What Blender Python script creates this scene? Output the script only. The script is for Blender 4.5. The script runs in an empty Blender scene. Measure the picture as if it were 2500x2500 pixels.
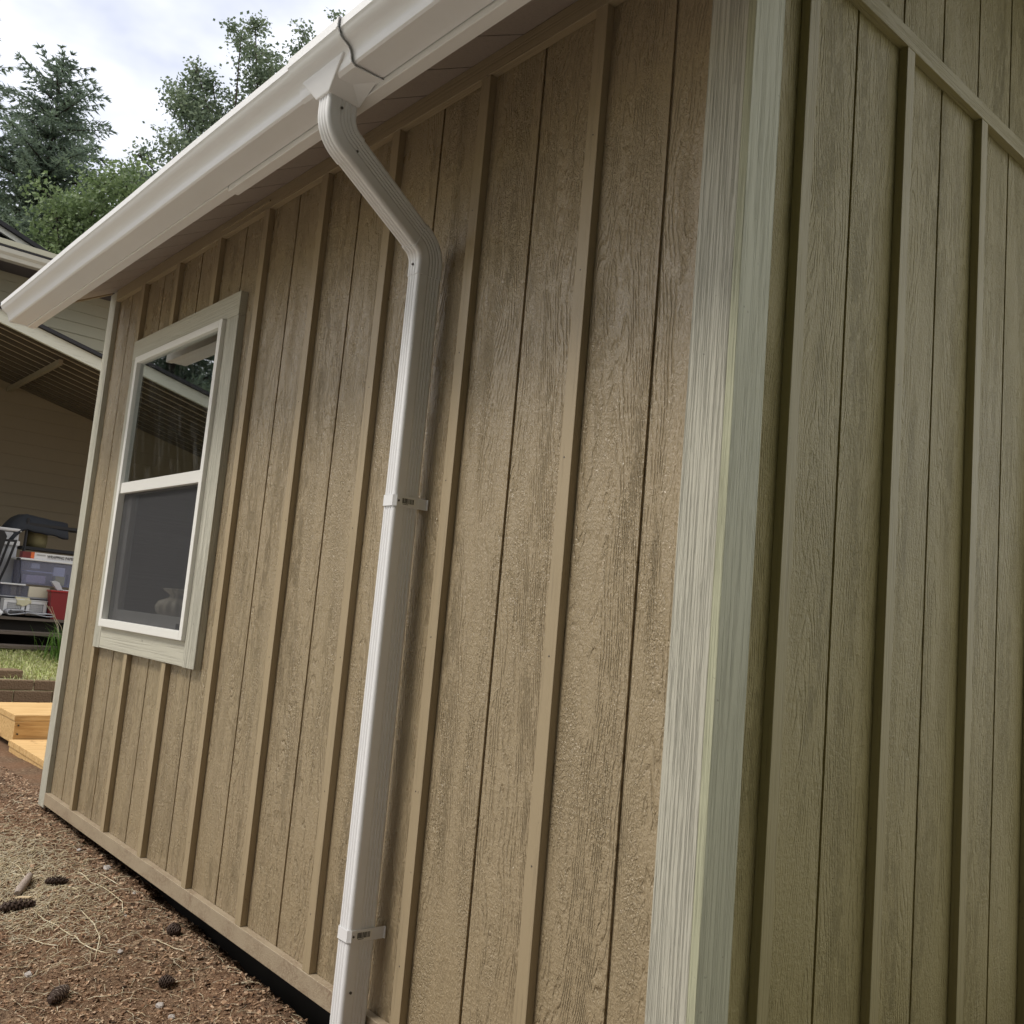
import bpy, math, random
from mathutils import Vector, Matrix, noise
rad = math.radians
sc = bpy.context.scene
col = sc.collection

# ------------------------------------------------------------------ camera
cam_d = bpy.data.cameras.new('camera'); cam = bpy.data.objects.new('camera', cam_d); col.objects.link(cam)
R_ = Vector((0.65510509, 0.75042456, 0.08775134)); U_ = Vector((0.03360587, -0.14497075, 0.98886507)); F_ = Vector((-0.75479002, 0.64486158, 0.12018974))
M = Matrix.Identity(4)
for i in range(3):
    M[i][0] = R_[i]; M[i][1] = U_[i]; M[i][2] = -F_[i]
M.translation = Vector((1.0276, -1.3516, 0.9385))
cam.matrix_world = M
cam_d.sensor_width = 36; cam_d.sensor_fit = 'HORIZONTAL'; cam_d.lens = 36 * 0.9139
cam_d.clip_start = 0.05; cam_d.clip_end = 2000
sc.camera = cam

# ------------------------------------------------------------------ world, sun, exposure
SUN_AZ = rad(14)      # from -y towards -x
SUN_EL = rad(56)
sd = Vector((-math.sin(SUN_AZ) * math.cos(SUN_EL), -math.cos(SUN_AZ) * math.cos(SUN_EL), math.sin(SUN_EL)))
w = bpy.data.worlds.new('World'); sc.world = w; w.use_nodes = True
nt = w.node_tree; nt.nodes.clear()
out = nt.nodes.new('ShaderNodeOutputWorld'); bg = nt.nodes.new('ShaderNodeBackground'); bg.inputs[1].default_value = 0.10
sky = nt.nodes.new('ShaderNodeTexSky'); sky.sky_type = 'NISHITA'; sky.sun_disc = False
sky.sun_elevation = SUN_EL; sky.sun_rotation = math.atan2(sd.x, sd.y)
tc = nt.nodes.new('ShaderNodeTexCoord')
mp = nt.nodes.new('ShaderNodeMapping'); mp.inputs['Scale'].default_value = (1, 1, 2.0); mp.inputs['Location'].default_value = (5.1, -2.1, 1.0)
nz = nt.nodes.new('ShaderNodeTexNoise'); nz.inputs['Scale'].default_value = 1.6; nz.inputs['Detail'].default_value = 6
rp = nt.nodes.new('ShaderNodeValToRGB'); rp.color_ramp.elements[0].position = 0.33; rp.color_ramp.elements[0].color = (5.0, 5.3, 6.3, 1)
rp.color_ramp.elements[1].position = 0.56; rp.color_ramp.elements[1].color = (14.3, 14.1, 13.9, 1)
mx = nt.nodes.new('ShaderNodeMixRGB'); mx.inputs[0].default_value = 0.9
nt.links.new(tc.outputs['Generated'], mp.inputs[0]); nt.links.new(mp.outputs[0], nz.inputs[0]); nt.links.new(nz.outputs[0], rp.inputs[0])
nt.links.new(sky.outputs[0], mx.inputs[1]); nt.links.new(rp.outputs[0], mx.inputs[2])
# overcast glow: the cloud is brighter toward -x +y, dimmed opposite to keep batten sides dark
nv = nt.nodes.new('ShaderNodeVectorMath'); nv.operation = 'DOT_PRODUCT'; nt.links.new(tc.outputs['Generated'], nv.inputs[0]); nv.inputs[1].default_value = Vector((-.62, .42, .66)).normalized()
mr = nt.nodes.new('ShaderNodeMapRange'); nt.links.new(nv.outputs['Value'], mr.inputs[0]); mr.inputs[1].default_value = -.6; mr.inputs[2].default_value = .7; mr.inputs[3].default_value = .50; mr.inputs[4].default_value = 1.20
mu = nt.nodes.new('ShaderNodeVectorMath'); mu.operation = 'SCALE'; nt.links.new(mx.outputs[0], mu.inputs[0]); nt.links.new(mr.outputs[0], mu.inputs['Scale'])
nt.links.new(mu.outputs[0], bg.inputs[0]); nt.links.new(bg.outputs[0], out.inputs[0])
sun_d = bpy.data.lights.new('sun', 'SUN'); sun_d.energy = 2.0; sun_d.angle = rad(14); sun_d.color = (1.0, 0.95, 0.87)
sun = bpy.data.objects.new('sun', sun_d); col.objects.link(sun)
sun.rotation_euler = (-sd).to_track_quat('-Z', 'Y').to_euler()
sun.location = (0, -5, 12)
vs = sc.view_settings
sc.display_settings.display_device = 'sRGB'
vs.view_transform = 'Standard'; vs.look = 'None'; vs.exposure = 0.38; vs.gamma = 1; vs.use_curve_mapping = False
sc.cycles.max_bounces = 8; sc.cycles.transparent_max_bounces = 16

# ------------------------------------------------------------------ node helpers
class NT:
    def __init__(s, name):
        s.m = bpy.data.materials.new(name); s.m.use_nodes = True; s.t = s.m.node_tree
        s.t.nodes.clear(); s.o = s.t.nodes.new('ShaderNodeOutputMaterial')
    def n(s, typ, **kw):
        nd = s.t.nodes.new(typ)
        for k, v in kw.items():
            if k.startswith('_'): setattr(nd, k[1:], v)
            else: s.put(nd.inputs[k if not k.isdigit() else int(k)], v)
        return nd
    def put(s, inp, v):
        if hasattr(v, 'is_output') or isinstance(v, bpy.types.NodeSocket): s.t.links.new(v, inp)
        else:
            if isinstance(v, tuple) and len(v) == 3 and inp.type == 'RGBA': v = v + (1,)
            inp.default_value = v
    def math(s, op, a, b=0.0, c=0.0, clamp=False):
        nd = s.t.nodes.new('ShaderNodeMath'); nd.operation = op; nd.use_clamp = clamp
        s.put(nd.inputs[0], a); s.put(nd.inputs[1], b); s.put(nd.inputs[2], c); return nd.outputs[0]
    def comb(s, x, y, z):
        nd = s.t.nodes.new('ShaderNodeCombineXYZ'); s.put(nd.inputs[0], x); s.put(nd.inputs[1], y); s.put(nd.inputs[2], z); return nd.outputs[0]
    def noise(s, vec, scale=1.0, detail=3.0, rough=0.55, dist=0.0):
        nd = s.t.nodes.new('ShaderNodeTexNoise'); s.put(nd.inputs['Vector'], vec); s.put(nd.inputs['Scale'], scale)
        nd.inputs['Detail'].default_value = detail; nd.inputs['Roughness'].default_value = rough; nd.inputs['Distortion'].default_value = dist
        return nd.outputs[0]
    def ramp(s, fac, stops):
        nd = s.t.nodes.new('ShaderNodeValToRGB'); s.put(nd.inputs[0], fac); cr = nd.color_ramp
        while len(cr.elements) < len(stops): cr.elements.new(0.5)
        for e, (p, c) in zip(cr.elements, stops):
            e.position = p; e.color = tuple(c) + (1,) if isinstance(c, tuple) else (c, c, c, 1)
        return nd.outputs[0]
    def mix(s, fac, a, b, mode='MIX'):
        nd = s.t.nodes.new('ShaderNodeMixRGB'); nd.blend_type = mode; s.put(nd.inputs[0], fac); s.put(nd.inputs[1], a); s.put(nd.inputs[2], b); return nd.outputs[0]
    def pos(s):
        g = s.t.nodes.new('ShaderNodeNewGeometry'); sp = s.t.nodes.new('ShaderNodeSeparateXYZ'); s.t.links.new(g.outputs['Position'], sp.inputs[0])
        return g.outputs['Position'], sp.outputs[0], sp.outputs[1], sp.outputs[2]
    def bump(s, h, dist, strength=1.0, nrm=None):
        b = s.t.nodes.new('ShaderNodeBump'); s.put(b.inputs['Height'], h); b.inputs['Distance'].default_value = dist; b.inputs['Strength'].default_value = strength
        if nrm is not None: s.t.links.new(nrm, b.inputs['Normal'])
        return b.outputs[0]
    def bsdf(s, color, rough=0.5, nrm=None, metal=0.0, spec=0.5, **kw):
        p = s.t.nodes.new('ShaderNodeBsdfPrincipled'); s.put(p.inputs['Base Color'], color); s.put(p.inputs['Roughness'], rough)
        p.inputs['Metallic'].default_value = metal; p.inputs['Specular IOR Level'].default_value = spec
        if nrm is not None: s.t.links.new(nrm, p.inputs['Normal']); s.t.links.new(nrm, p.inputs['Coat Normal'])
        for k, v in kw.items(): s.put(p.inputs[k], v)
        return p.outputs[0]
    def done(s, sh):
        s.t.links.new(sh, s.o.inputs[0]); return s.m

PITCH = 0.2032
def siding_mat(name, axis, off, color, r0=0.24, r1=0.35, sp=0.6):
    """embossed cedar-grain panel paint: long wavy ridges, cathedral loops, stippled zones; a different piece of grain per board"""
    t = NT(name); P, x, y, z = t.pos(); u = x if axis == 'x' else y
    ub = t.math('SUBTRACT', u, off); idn = t.math('FLOOR', t.math('DIVIDE', ub, PITCH))
    ids = t.math('MULTIPLY', idn, 17.31)
    # slow contour field -> cathedral grain
    f = t.noise(t.comb(t.math('MULTIPLY', u, 6.5), t.math('MULTIPLY', z, 0.95), ids), 1.0, 2.0, 0.45)
    wob = t.noise(t.comb(t.math('MULTIPLY', u, 40), t.math('MULTIPLY', z, 13), ids), 1.0, 4.0, 0.65)
    r = t.math('ADD', t.math('MULTIPLY', u, 98.0), t.math('MULTIPLY', f, 36.0))
    r = t.math('ADD', r, t.math('MULTIPLY', wob, 1.9))
    s1 = t.math('SINE', t.math('MULTIPLY', r, 6.2832))
    s1n = t.math('MULTIPLY', t.math('ADD', s1, 1.0), 0.5); ridge = t.math('SUBTRACT', 1.0, t.math('POWER', s1n, 3.2))
    # finer fibre lines
    r2 = t.math('ADD', t.math('MULTIPLY', u, 170.0), t.math('MULTIPLY', f, 46.0))
    r2 = t.math('ADD', r2, t.math('MULTIPLY', wob, 2.4))
    s2 = t.math('MULTIPLY', t.math('ADD', t.math('SINE', t.math('MULTIPLY', r2, 6.2832)), 1.0), 0.5)
    fib = t.noise(t.comb(t.math('MULTIPLY', u, 300), t.math('MULTIPLY', z, 36), ids), 1.0, 3.0, 0.6)
    st = t.noise(t.comb(t.math('MULTIPLY', u, 230), t.math('MULTIPLY', z, 120), ids), 1.0, 2.0, 0.6, 0.6)
    ripple = t.noise(t.comb(t.math('MULTIPLY', u, 22), t.math('MULTIPLY', z, 95), ids), 1.0, 2.0, 0.5, 0.3)
    m1 = t.noise(t.comb(t.math('MULTIPLY', u, 11.0), t.math('MULTIPLY', z, 1.3), t.math('ADD', ids, 5.0)), 1.0, 2.0, 0.5)
    m1 = t.ramp(m1, [(0.50, 0.0), (0.62, 1.0)])
    m2 = t.noise(t.comb(t.math('MULTIPLY', u, 14.0), t.math('MULTIPLY', z, 2.4), t.math('ADD', ids, 9.0)), 1.0, 2.0, 0.5)
    m2 = t.ramp(m2, [(0.50, 0.0), (0.64, 0.9)])
    brk = t.ramp(t.noise(t.comb(t.math('MULTIPLY', u, 60), t.math('MULTIPLY', z, 14), ids), 1.0, 4.0, 0.7), [(0.42, 0.10), (0.54, 1.0)])
    valley = t.math('MULTIPLY', t.math('POWER', s1n, 3.2), brk)
    coarse = t.math('SUBTRACT', 1.0, t.math('MULTIPLY', valley, 1.0))
    fine = t.math('ADD', t.math('MULTIPLY', s2, 0.12), t.math('MULTIPLY', fib, 0.40))
    stip = t.math('ADD', t.math('MULTIPLY', t.ramp(st, [(0.38, 0.0), (0.62, 1.0)]), 0.75), t.math('MULTIPLY', fib, 0.45))
    h = t.math('MULTIPLY', coarse, t.math('SUBTRACT', 1.0, t.math('MULTIPLY', m1, 0.70)))
    h = t.math('ADD', h, t.math('MULTIPLY', fine, 0.55))
    h = t.math('ADD', h, t.math('MULTIPLY', stip, t.math('ADD', 0.35, t.math('MULTIPLY', m2, 0.45))))
    h = t.math('ADD', h, t.math('MULTIPLY', ripple, 0.32)); h = t.math('ADD', h, t.math('MULTIPLY', fib, 0.25))
    nrm = t.bump(h, 0.0027, 1.0)
    valley_shade = t.math('MULTIPLY', valley, t.math('SUBTRACT', 1.0, m1)); valley_shade = t.math('MULTIPLY', valley_shade, t.math('SUBTRACT', 1.0, m2))
    c = t.mix(t.math('MULTIPLY', valley_shade, 0.03), color, tuple(v * 0.45 for v in color))  # crevice shade put into the colour of the grain valleys
    big = t.noise(P, 1.7, 3.0)
    c = t.mix(t.math('MULTIPLY', big, 0.16), c, tuple(v * 0.8 for v in color))
    sc1 = t.ramp(t.noise(t.comb(t.math('MULTIPLY', u, 160), t.math('MULTIPLY', z, 55), 3.3), 1.0, 2.0, 0.6), [(0.765, 0.0), (0.80, 1.0)])
    c = t.mix(t.math('MULTIPLY', sc1, 0.55), c, (0.10, 0.07, 0.05))
    mud = t.math('MULTIPLY', t.ramp(t.math('ADD', z, t.math('MULTIPLY', t.noise(P, 12.0, 5.0, .65), 0.30)), [(0.10, 1.0), (0.24, 0.0)]), t.ramp(t.noise(P, 120.0, 3.0), [(.42, 0.0), (.60, 1.0)]))
    c = t.mix(t.math('MULTIPLY', mud, 0.55), c, (0.16, 0.095, 0.06))
    rg = t.ramp(t.noise(t.comb(t.math('MULTIPLY', u, 20), t.math('MULTIPLY', z, 8), ids), 1.0, 3.0), [(0.3, r0), (0.7, r1)])
    return t.done(t.bsdf(c, rg, nrm, spec=sp, **({'Coat Weight': .45, 'Coat Roughness': .16} if axis == 'x' else {'Coat Weight': .15, 'Coat Roughness': .3})))

def board_mat(name, color, along='z', scale=1.0, bumpd=0.0011, rough=0.45, spots=0.5, fine=True):
    """painted rough-sawn board: fine saw lines along the board"""
    t = NT(name); P, x, y, z = t.pos()
    k = 260 * scale
    if along == 'z':
        a = t.comb(t.math('MULTIPLY', x, k), t.math('MULTIPLY', y, k), t.math('MULTIPLY', z, 3.2 if fine else 9.0))
        a2 = t.comb(t.math('MULTIPLY', x, k), t.math('MULTIPLY', y, k), t.math('MULTIPLY', z, 60.0))
    elif along == 'x':
        a = t.comb(t.math('MULTIPLY', x, 2.0), t.math('MULTIPLY', y, k), t.math('MULTIPLY', z, k))
        a2 = t.comb(t.math('MULTIPLY', x, 60.0), t.math('MULTIPLY', y, k), t.math('MULTIPLY', z, k))
    else:
        a = t.comb(t.math('MULTIPLY', x, k), t.math('MULTIPLY', y, 5.0), t.math('MULTIPLY', z, k))
        a2 = t.comb(t.math('MULTIPLY', x, k), t.math('MULTIPLY', y, 60.0), t.math('MULTIPLY', z, k))
    l = t.noise(a, 1.0, 3.0, 0.6); l2 = t.noise(a2, 1.0, 3.0, 0.65)
    h = t.math('ADD', t.math('MULTIPLY', t.ramp(l, [(0.36, 0.0), (0.50, 1.0)]), 0.8), t.math('MULTIPLY', l2, 0.55))
    nrm = t.bump(h, bumpd, 1.0)
    c = t.mix(t.math('MULTIPLY', t.ramp(h, [(0.15, 1.0), (0.60, 0.0)]), 0.42), color, tuple(v * 0.55 for v in color))
    c = t.mix(t.math('MULTIPLY', t.noise(P, 3.0, 4.0), 0.2), c, tuple(v * 0.82 for v in color))
    sp = t.ramp(t.noise(P, 55.0, 2.0, 0.5), [(0.74, 0.0), (0.78, 1.0)])
    c = t.mix(t.math('MULTIPLY', sp, spots), c, (0.09, 0.07, 0.05))
    return t.done(t.bsdf(c, rough, nrm, spec=0.45))

def plain(name, color, rough=0.5, spec=0.5, metal=0.0, nscale=8.0, namt=0.12, bumpd=0.0, bscale=60.0):
    t = NT(name); P, x, y, z = t.pos()
    c = t.mix(t.math('MULTIPLY', t.noise(P, nscale, 4.0), namt * 2), color, tuple(v * 0.7 for v in color))
    nrm = t.bump(t.noise(P, bscale, 3.0), bumpd) if bumpd else None
    return t.done(t.bsdf(c, rough, nrm, metal, spec))

TAN = (0.355, 0.276, 0.168); TRIM = (0.515, 0.495, 0.410); WHITE = (0.79, 0.785, 0.79)
GA = -3.2181 + 0.2032     # a groove x on the long wall
GB = 0.2047 + 0.2032      # a groove y on the gable wall
M_ = {}
M_['sidA'] = siding_mat('siding_long', 'x', GA, TAN)
M_['sidB'] = siding_mat('siding_gable', 'y', GB, (0.285, 0.243, 0.100), .42, .5, .35)  # same tan paint; gable shade and green light put into the colour
M_['battA'] = board_mat('batten_paint', (0.362, 0.284, 0.176), 'z', 0.5, 0.0004, 0.42, 0.6)
M_['battB'] = board_mat('batten_paint_gable', (0.275, 0.238, 0.105), 'z', 0.7, 0.0006, 0.45, 0.6)  # batten paint with the olive gable shade mixed in
M_['friA'] = board_mat('frieze_paint', (0.362, 0.284, 0.176), 'x', 0.8, 0.0009, 0.45)
M_['bandB'] = board_mat('band_paint', (0.275, 0.238, 0.105), 'y', 0.9, 0.0010, 0.5)  # band colour carries the same gable shade
t = NT('skirt_paint'); P, x, y, z = t.pos()
c = t.mix(t.math('MULTIPLY', t.noise(P, 8.0, 4.0), .25), (0.37, 0.30, 0.21, 1), (0.26, 0.21, 0.15, 1))
mud = t.math('MULTIPLY', t.ramp(t.noise(P, 9.0, 5.0, .7), [(.42, 0.0), (.62, 1.0)]), t.ramp(t.noise(P, 150.0, 3.0), [(.40, 0.0), (.58, 1.0)]))
c = t.mix(t.math('MULTIPLY', mud, .6), c, (0.16, 0.095, 0.06, 1))
M_['skirt'] = t.done(t.bsdf(c, .36, t.bump(t.noise(P, 230.0, 3.0), .0012), spec=.55))
M_['trimV'] = board_mat('trim_paint_vertical', TRIM, 'z', 1.45, 0.0022, 0.5)
M_['trimH'] = board_mat('trim_paint_horizontal', TRIM, 'x', 0.8, 0.0010, 0.42)
M_['trimG'] = board_mat('trim_paint_gable', (0.455, 0.455, 0.315), 'z', 1.5, 0.0012, 0.5)  # same trim paint, darker and greener to hold the gable shade
M_['vinyl'] = plain('white_vinyl', (0.80, 0.79, 0.75), 0.32, 0.5, namt=0.03)
M_['vinyl_in'] = plain('grey_sash', (0.55, 0.54, 0.52), 0.4, 0.5, namt=0.03)
M_['gutter'] = plain('painted_aluminium', WHITE, 0.33, 0.5, namt=0.05, nscale=4.0, bumpd=0.0006, bscale=9.0)
M_['fascia'] = plain('fascia_paint', (0.76, 0.74, 0.72), 0.45, 0.4, namt=0.06)
M_['soffit'] = board_mat('soffit_paint', (0.44, 0.385, 0.35), 'y', 0.6, 0.0004, 0.5, 0.2)  # same tan paint, shifted to mauve-grey for the lens veil under the eave
M_['shingle'] = plain('roof_shingles', (0.05, 0.05, 0.055), 0.9, 0.2, namt=0.4, nscale=40, bumpd=0.004, bscale=80)
M_['black'] = plain('black_plastic', (0.018, 0.018, 0.02), 0.5, 0.4)
M_['screw'] = plain('screw_metal', (0.10, 0.09, 0.08), 0.5, 0.5, 0.6)
M_['galv'] = plain('galvanised_metal', (0.45, 0.46, 0.47), 0.35, 0.5, 0.8, nscale=60, namt=0.25)
M_['dark'] = plain('dark_void', (0.030, 0.027, 0.024), 0.9, 0.1)  # near-black colour stands in for shade under floors and behind treads

# ------------------------------------------------------------------ mesh helpers
ORG = {}
class MB:
    def __init__(s): s.v = []; s.f = []; s.smooth = []
    def add(s, vs, fs, sm=False):
        b = len(s.v); s.v += [tuple(v) for v in vs]; s.f += [tuple(b + i for i in f) for f in fs]; s.smooth += [sm] * len(fs)
    def box(s, x0, x1, y0, y1, z0, z1):
        s.add([(x0,y0,z0),(x1,y0,z0),(x1,y1,z0),(x0,y1,z0),(x0,y0,z1),(x1,y0,z1),(x1,y1,z1),(x0,y1,z1)],
              [(0,3,2,1),(4,5,6,7),(0,1,5,4),(1,2,6,5),(2,3,7,6),(3,0,4,7)])
    def obox(s, c, ax, ay, az):
        c = Vector(c); ax, ay, az = Vector(ax), Vector(ay), Vector(az)
        P = [c + ax*i + ay*j + az*k for k in (-1, 1) for j in (-1, 1) for i in (-1, 1)]
        s.add(P, [(0,2,3,1),(4,5,7,6),(0,1,5,4),(1,3,7,5),(3,2,6,7),(2,0,4,6)])
    def prism(s, poly, axis, a, b, sm=False):
        """poly: 2-D points; extruded along axis from a to b (x: (y,z), y: (x,z), z: (x,y))"""
        def p3(p, t): return {'x': (t, p[0], p[1]), 'y': (p[0], t, p[1]), 'z': (p[0], p[1], t)}[axis]
        n = len(poly); V = [p3(p, a) for p in poly] + [p3(p, b) for p in poly]
        s.add(V, [(i, (i+1) % n, n + (i+1) % n, n + i) for i in range(n)], sm)
        s.add(V, [tuple(range(n-1, -1, -1)), tuple(range(n, 2*n))], False)
    def tube(s, pts, r, n=6, cap=True):
        pts = [Vector(p) for p in pts]; rr = r if isinstance(r, (list, tuple)) else [r]*len(pts); rings = []
        for i, p in enumerate(pts):
            d = (pts[min(i+1, len(pts)-1)] - pts[max(i-1, 0)]).normalized()
            a = d.orthogonal().normalized() if abs(d.z) > .9 else d.cross(Vector((0,0,1))).normalized()
            b = d.cross(a).normalized()
            rings.append([p + (a*math.cos(2*math.pi*k/n) + b*math.sin(2*math.pi*k/n))*rr[i] for k in range(n)])
        V = [v for r_ in rings for v in r_]; F = []
        for i in range(len(pts)-1):
            for k in range(n): F.append((i*n+k, i*n+(k+1) % n, (i+1)*n+(k+1) % n, (i+1)*n+k))
        s.add(V, F, True)
        if cap: s.add(V, [tuple(range(n-1, -1, -1)), tuple(range(len(V)-n, len(V)))], False)
    def build(s, name, mat, parent=None, bevel=0.0, seg=2):
        me = bpy.data.meshes.new(name)
        o = ORG.get(parent.name, Vector((0,0,0))) if parent is not None else None
        if parent is None:
            # origin at the base centre
            xs = [v[0] for v in s.v]; ys = [v[1] for v in s.v]; zs = [v[2] for v in s.v]
            o = Vector(((min(xs)+max(xs))/2, (min(ys)+max(ys))/2, min(zs))); base = o
        me.from_pydata([(v[0]-o.x, v[1]-o.y, v[2]-o.z) for v in s.v], [], s.f)
        me.polygons.foreach_set('use_smooth', s.smooth); me.update()
        me.materials.append(mat)
        ob = bpy.data.objects.new(name, me); col.objects.link(ob)
        if parent is None: ob.location = o; ORG[ob.name] = Vector((o.x, o.y, o.z))
        else: ob.parent = parent; ORG[ob.name] = o
        if bevel:
            b = ob.modifiers.new('bevel', 'BEVEL'); b.width = bevel; b.segments = seg; b.limit_method = 'ANGLE'; b.angle_limit = rad(40)
        return ob
def tag(o, label=None, cat=None, group=None, kind=None):
    if label: o['label'] = label
    if cat: o['category'] = cat
    if group: o['group'] = group
    if kind: o['kind'] = kind
    return o
def empty(name, loc, label, cat, group=None):
    o = bpy.data.objects.new(name, None); col.objects.link(o); o.location = loc; o.empty_display_size = 0.1
    ORG[o.name] = Vector(loc); tag(o, label, cat, group); return o
def copy_tree(o, parent=None):
    c = o.copy(); col.objects.link(c); c.parent = parent
    for ch in list(o.children): copy_tree(ch, c)
    return c

# ================================================================== THE GROUND
def hf(x, y):
    z = -0.075 - 0.022*max(0.0, x+3.7) + 0.08*min(0.0, y) if x > -3.7 else -0.075 + 0.08*min(0.0, y) - 0.03*min(1.6, -3.7-x)
    z = max(z, -0.6)
    if y < -3: z = max(z, -0.55)
    if x < -7.6:
        zt = 0.125 + 0.16*min(1.0, max(0.0, (-7.6-x)/1.0)); z = z if y > 8 else zt
    return z
def hfd(x, y):
    z = hf(x, y)
    if -7.2 < x < 2.5 and -3.5 < y < 1.0:
        a = 0.022*noise.noise(Vector((x*2.1, y*2.1, 1.0))) + 0.010*noise.noise(Vector((x*9, y*9, 4.0))) + 0.006*noise.noise(Vector((x*26, y*26, 2.0))) + 0.0035*noise.noise(Vector((x*60, y*60, 7.0)))
        z += a*min(1.0, max(0.25, -y*8))
    if -3.6 < x < 0.1 and y < 1.2:
        q = min(1.0, max(0.0, (y+.030+.03*noise.noise(Vector((x*5, 0, 0)))+.025*noise.noise(Vector((x*21, y*20, 0))))/.15)); z -= min(.08, .03+.022*(x+3.6))*q*q*(3-2*q)  # ground lowered under the skirt so the gap falls into shade
    return z
# soil: dense grid near the shed joined to a coarse one reaching the horizon
def grid_ground():
    xs = []; x = -7.6
    def lin(a, b, st):
        n = max(1, int(round((b-a)/st))); return [a + (b-a)*i/n for i in range(n)]
    xs = [-900, -300, -100, -40, -20, -12, -9.5, -8.6, -7.9, -7.62] + lin(-7.6, -4.0, .04) + lin(-4.0, -0.6, .0135) + lin(-0.6, 2.4, .08) + [2.4, 4, 8, 20, 60, 300, 900]
    ys = [-900, -300, -60, -20, -8, -5] + lin(-4.0, -1.0, .08) + lin(-1.0, 0.12, .0135) + lin(0.12, 1.2, .06) + [1.2, 2.5, 5, 9, 20, 60, 300, 900]
    V = [(a, b, hfd(a, b)) for b in ys for a in xs]; nx = len(xs); F = []
    for j in range(len(ys)-1):
        for i in range(nx-1): F.append((j*nx+i, j*nx+i+1, (j+1)*nx+i+1, (j+1)*nx+i))
    return V, F
t = NT('soil'); P, x, y, z = t.pos()
n1 = t.noise(P, 3.2, 5.0, 0.6); n2 = t.noise(P, 70.0, 4.0, 0.7); n3 = t.noise(P, 190.0, 3.0, 0.7)
c = t.ramp(n2, [(0.30, (0.050, 0.030, 0.019)), (0.50, (0.165, 0.105, 0.065)), (0.70, (0.36, 0.26, 0.17))])
c = t.mix(t.ramp(n1, [(0.40, 0.0), (0.62, 0.7)]), c, (0.21, 0.115, 0.066), 'MIX')
c = t.mix(t.ramp(n3, [(0.60, 0.0), (0.72, 0.85)]), c, (0.50, 0.37, 0.25))
c = t.mix(t.ramp(n3, [(0.30, 0.8), (0.40, 0.0)]), c, (0.035, 0.02, 0.014))
far = t.math('LESS_THAN', x, -7.6)
gcol = t.ramp(t.noise(P, 14.0, 4.0), [(0.35, (0.28, 0.32, 0.12)), (0.6, (0.58, 0.53, 0.34))])
c = t.mix(far, c, gcol)
bounce_ground = t.math('MAXIMUM', t.math('LESS_THAN', y, t.math('ADD', -1.35, t.math('MULTIPLY', n1, .5))), t.math('GREATER_THAN', x, t.math('ADD', .15, t.math('MULTIPLY', n1, .5))))  # pale ground added out of view to bounce light under the eave
c = t.mix(t.math('MULTIPLY', bounce_ground, t.math('SUBTRACT', 1.0, far)), c, t.ramp(n2, [(.3, (0.34,0.31,0.27)), (.6, (0.52,0.48,0.42))]))
h = t.math('ADD', t.math('MULTIPLY', n2, 1.0), t.math('MULTIPLY', n3, 0.6))
M_['soil'] = t.done(t.bsdf(c, 0.92, t.bump(h, 0.012, 1.0), spec=0.15))
mb = MB(); V, F = grid_ground(); mb.add(V, F, True)
g = mb.build('ground', M_['soil']); tag(g, kind='structure')

# ---- loose litter: wood chips, crumbs and pebbles nobody could count
random.seed(4)
def chipmat(name, cols, rough=0.8):
    t = NT(name)
    P, x, y, z = t.pos(); v = t.t.nodes.new('ShaderNodeTexVoronoi'); t.put(v.inputs['Vector'], P); v.inputs['Scale'].default_value = 110.0
    sp = t.t.nodes.new('ShaderNodeSeparateXYZ'); t.t.links.new(v.outputs['Color'], sp.inputs[0])
    c = t.ramp(sp.outputs[0], [(i/(len(cols)-1), cc) for i, cc in enumerate(cols)])
    return t.done(t.bsdf(c, rough, spec=0.25))
M_['chips'] = chipmat('bark_chips', [(0.035,0.020,0.013),(0.21,0.12,0.07),(0.40,0.26,0.16),(0.12,0.065,0.04),(0.56,0.42,0.29),(0.25,0.14,0.08),(0.05,0.028,0.018),(0.36,0.25,0.16)])
M_['straw'] = chipmat('dry_straw', [(0.58,0.50,0.34),(0.44,0.36,0.22),(0.66,0.60,0.46),(0.36,0.30,0.19)], 0.6)
mb = MB()
def chip(x, y, s, mbx):
    z = hfd(x, y); a = random.uniform(0, 6.283); L = s*random.uniform(.5, 1.6); W = s*random.uniform(.3, .7); T = s*random.uniform(.12, .4)
    ax = Vector((math.cos(a), math.sin(a), random.uniform(-.5, .5))).normalized(); up = Vector((random.uniform(-.5,.5), random.uniform(-.5,.5), 1)).normalized()
    ay = up.cross(ax).normalized(); az = ax.cross(ay)
    c = Vector((x, y, z + T*.4))
    P = [c + ax*L*i*random.uniform(.6,1) + ay*W*j*random.uniform(.5,1) + az*T*k for k in (-1, 1) for j in (-1, 1) for i in (-1, 1)]
    mbx.add(P, [(0,2,3,1),(4,5,7,6),(0,1,5,4),(1,3,7,5),(3,2,6,7),(2,0,4,6)])
for _ in range(42000):
    u = random.random()**1.3
    x = -1.0 - u*5.2; wdt = 0.62 + 0.03*(-1-x)
    y = 0.12 - random.random()*(wdt+.06)
    chip(x, y, random.choice([.0024,.0028,.0034,.0042,.0065]) * (1 + .25*(-1-x)*.3), mb)
for _ in range(420):
    chip(-1.0-random.random()*3.6, .05-abs(random.gauss(0, .20)), random.uniform(.008, .016), mb)
for _ in range(2500):
    chip(random.uniform(-7.4, 2.0), random.uniform(-2.6, -.4), random.uniform(.004, .011), mb)
o = mb.build('bark_mulch', M_['chips']); tag(o, 'brown bark chips and crumbs strewn over the bare soil', 'mulch', kind='stuff')
mb = MB()
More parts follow.
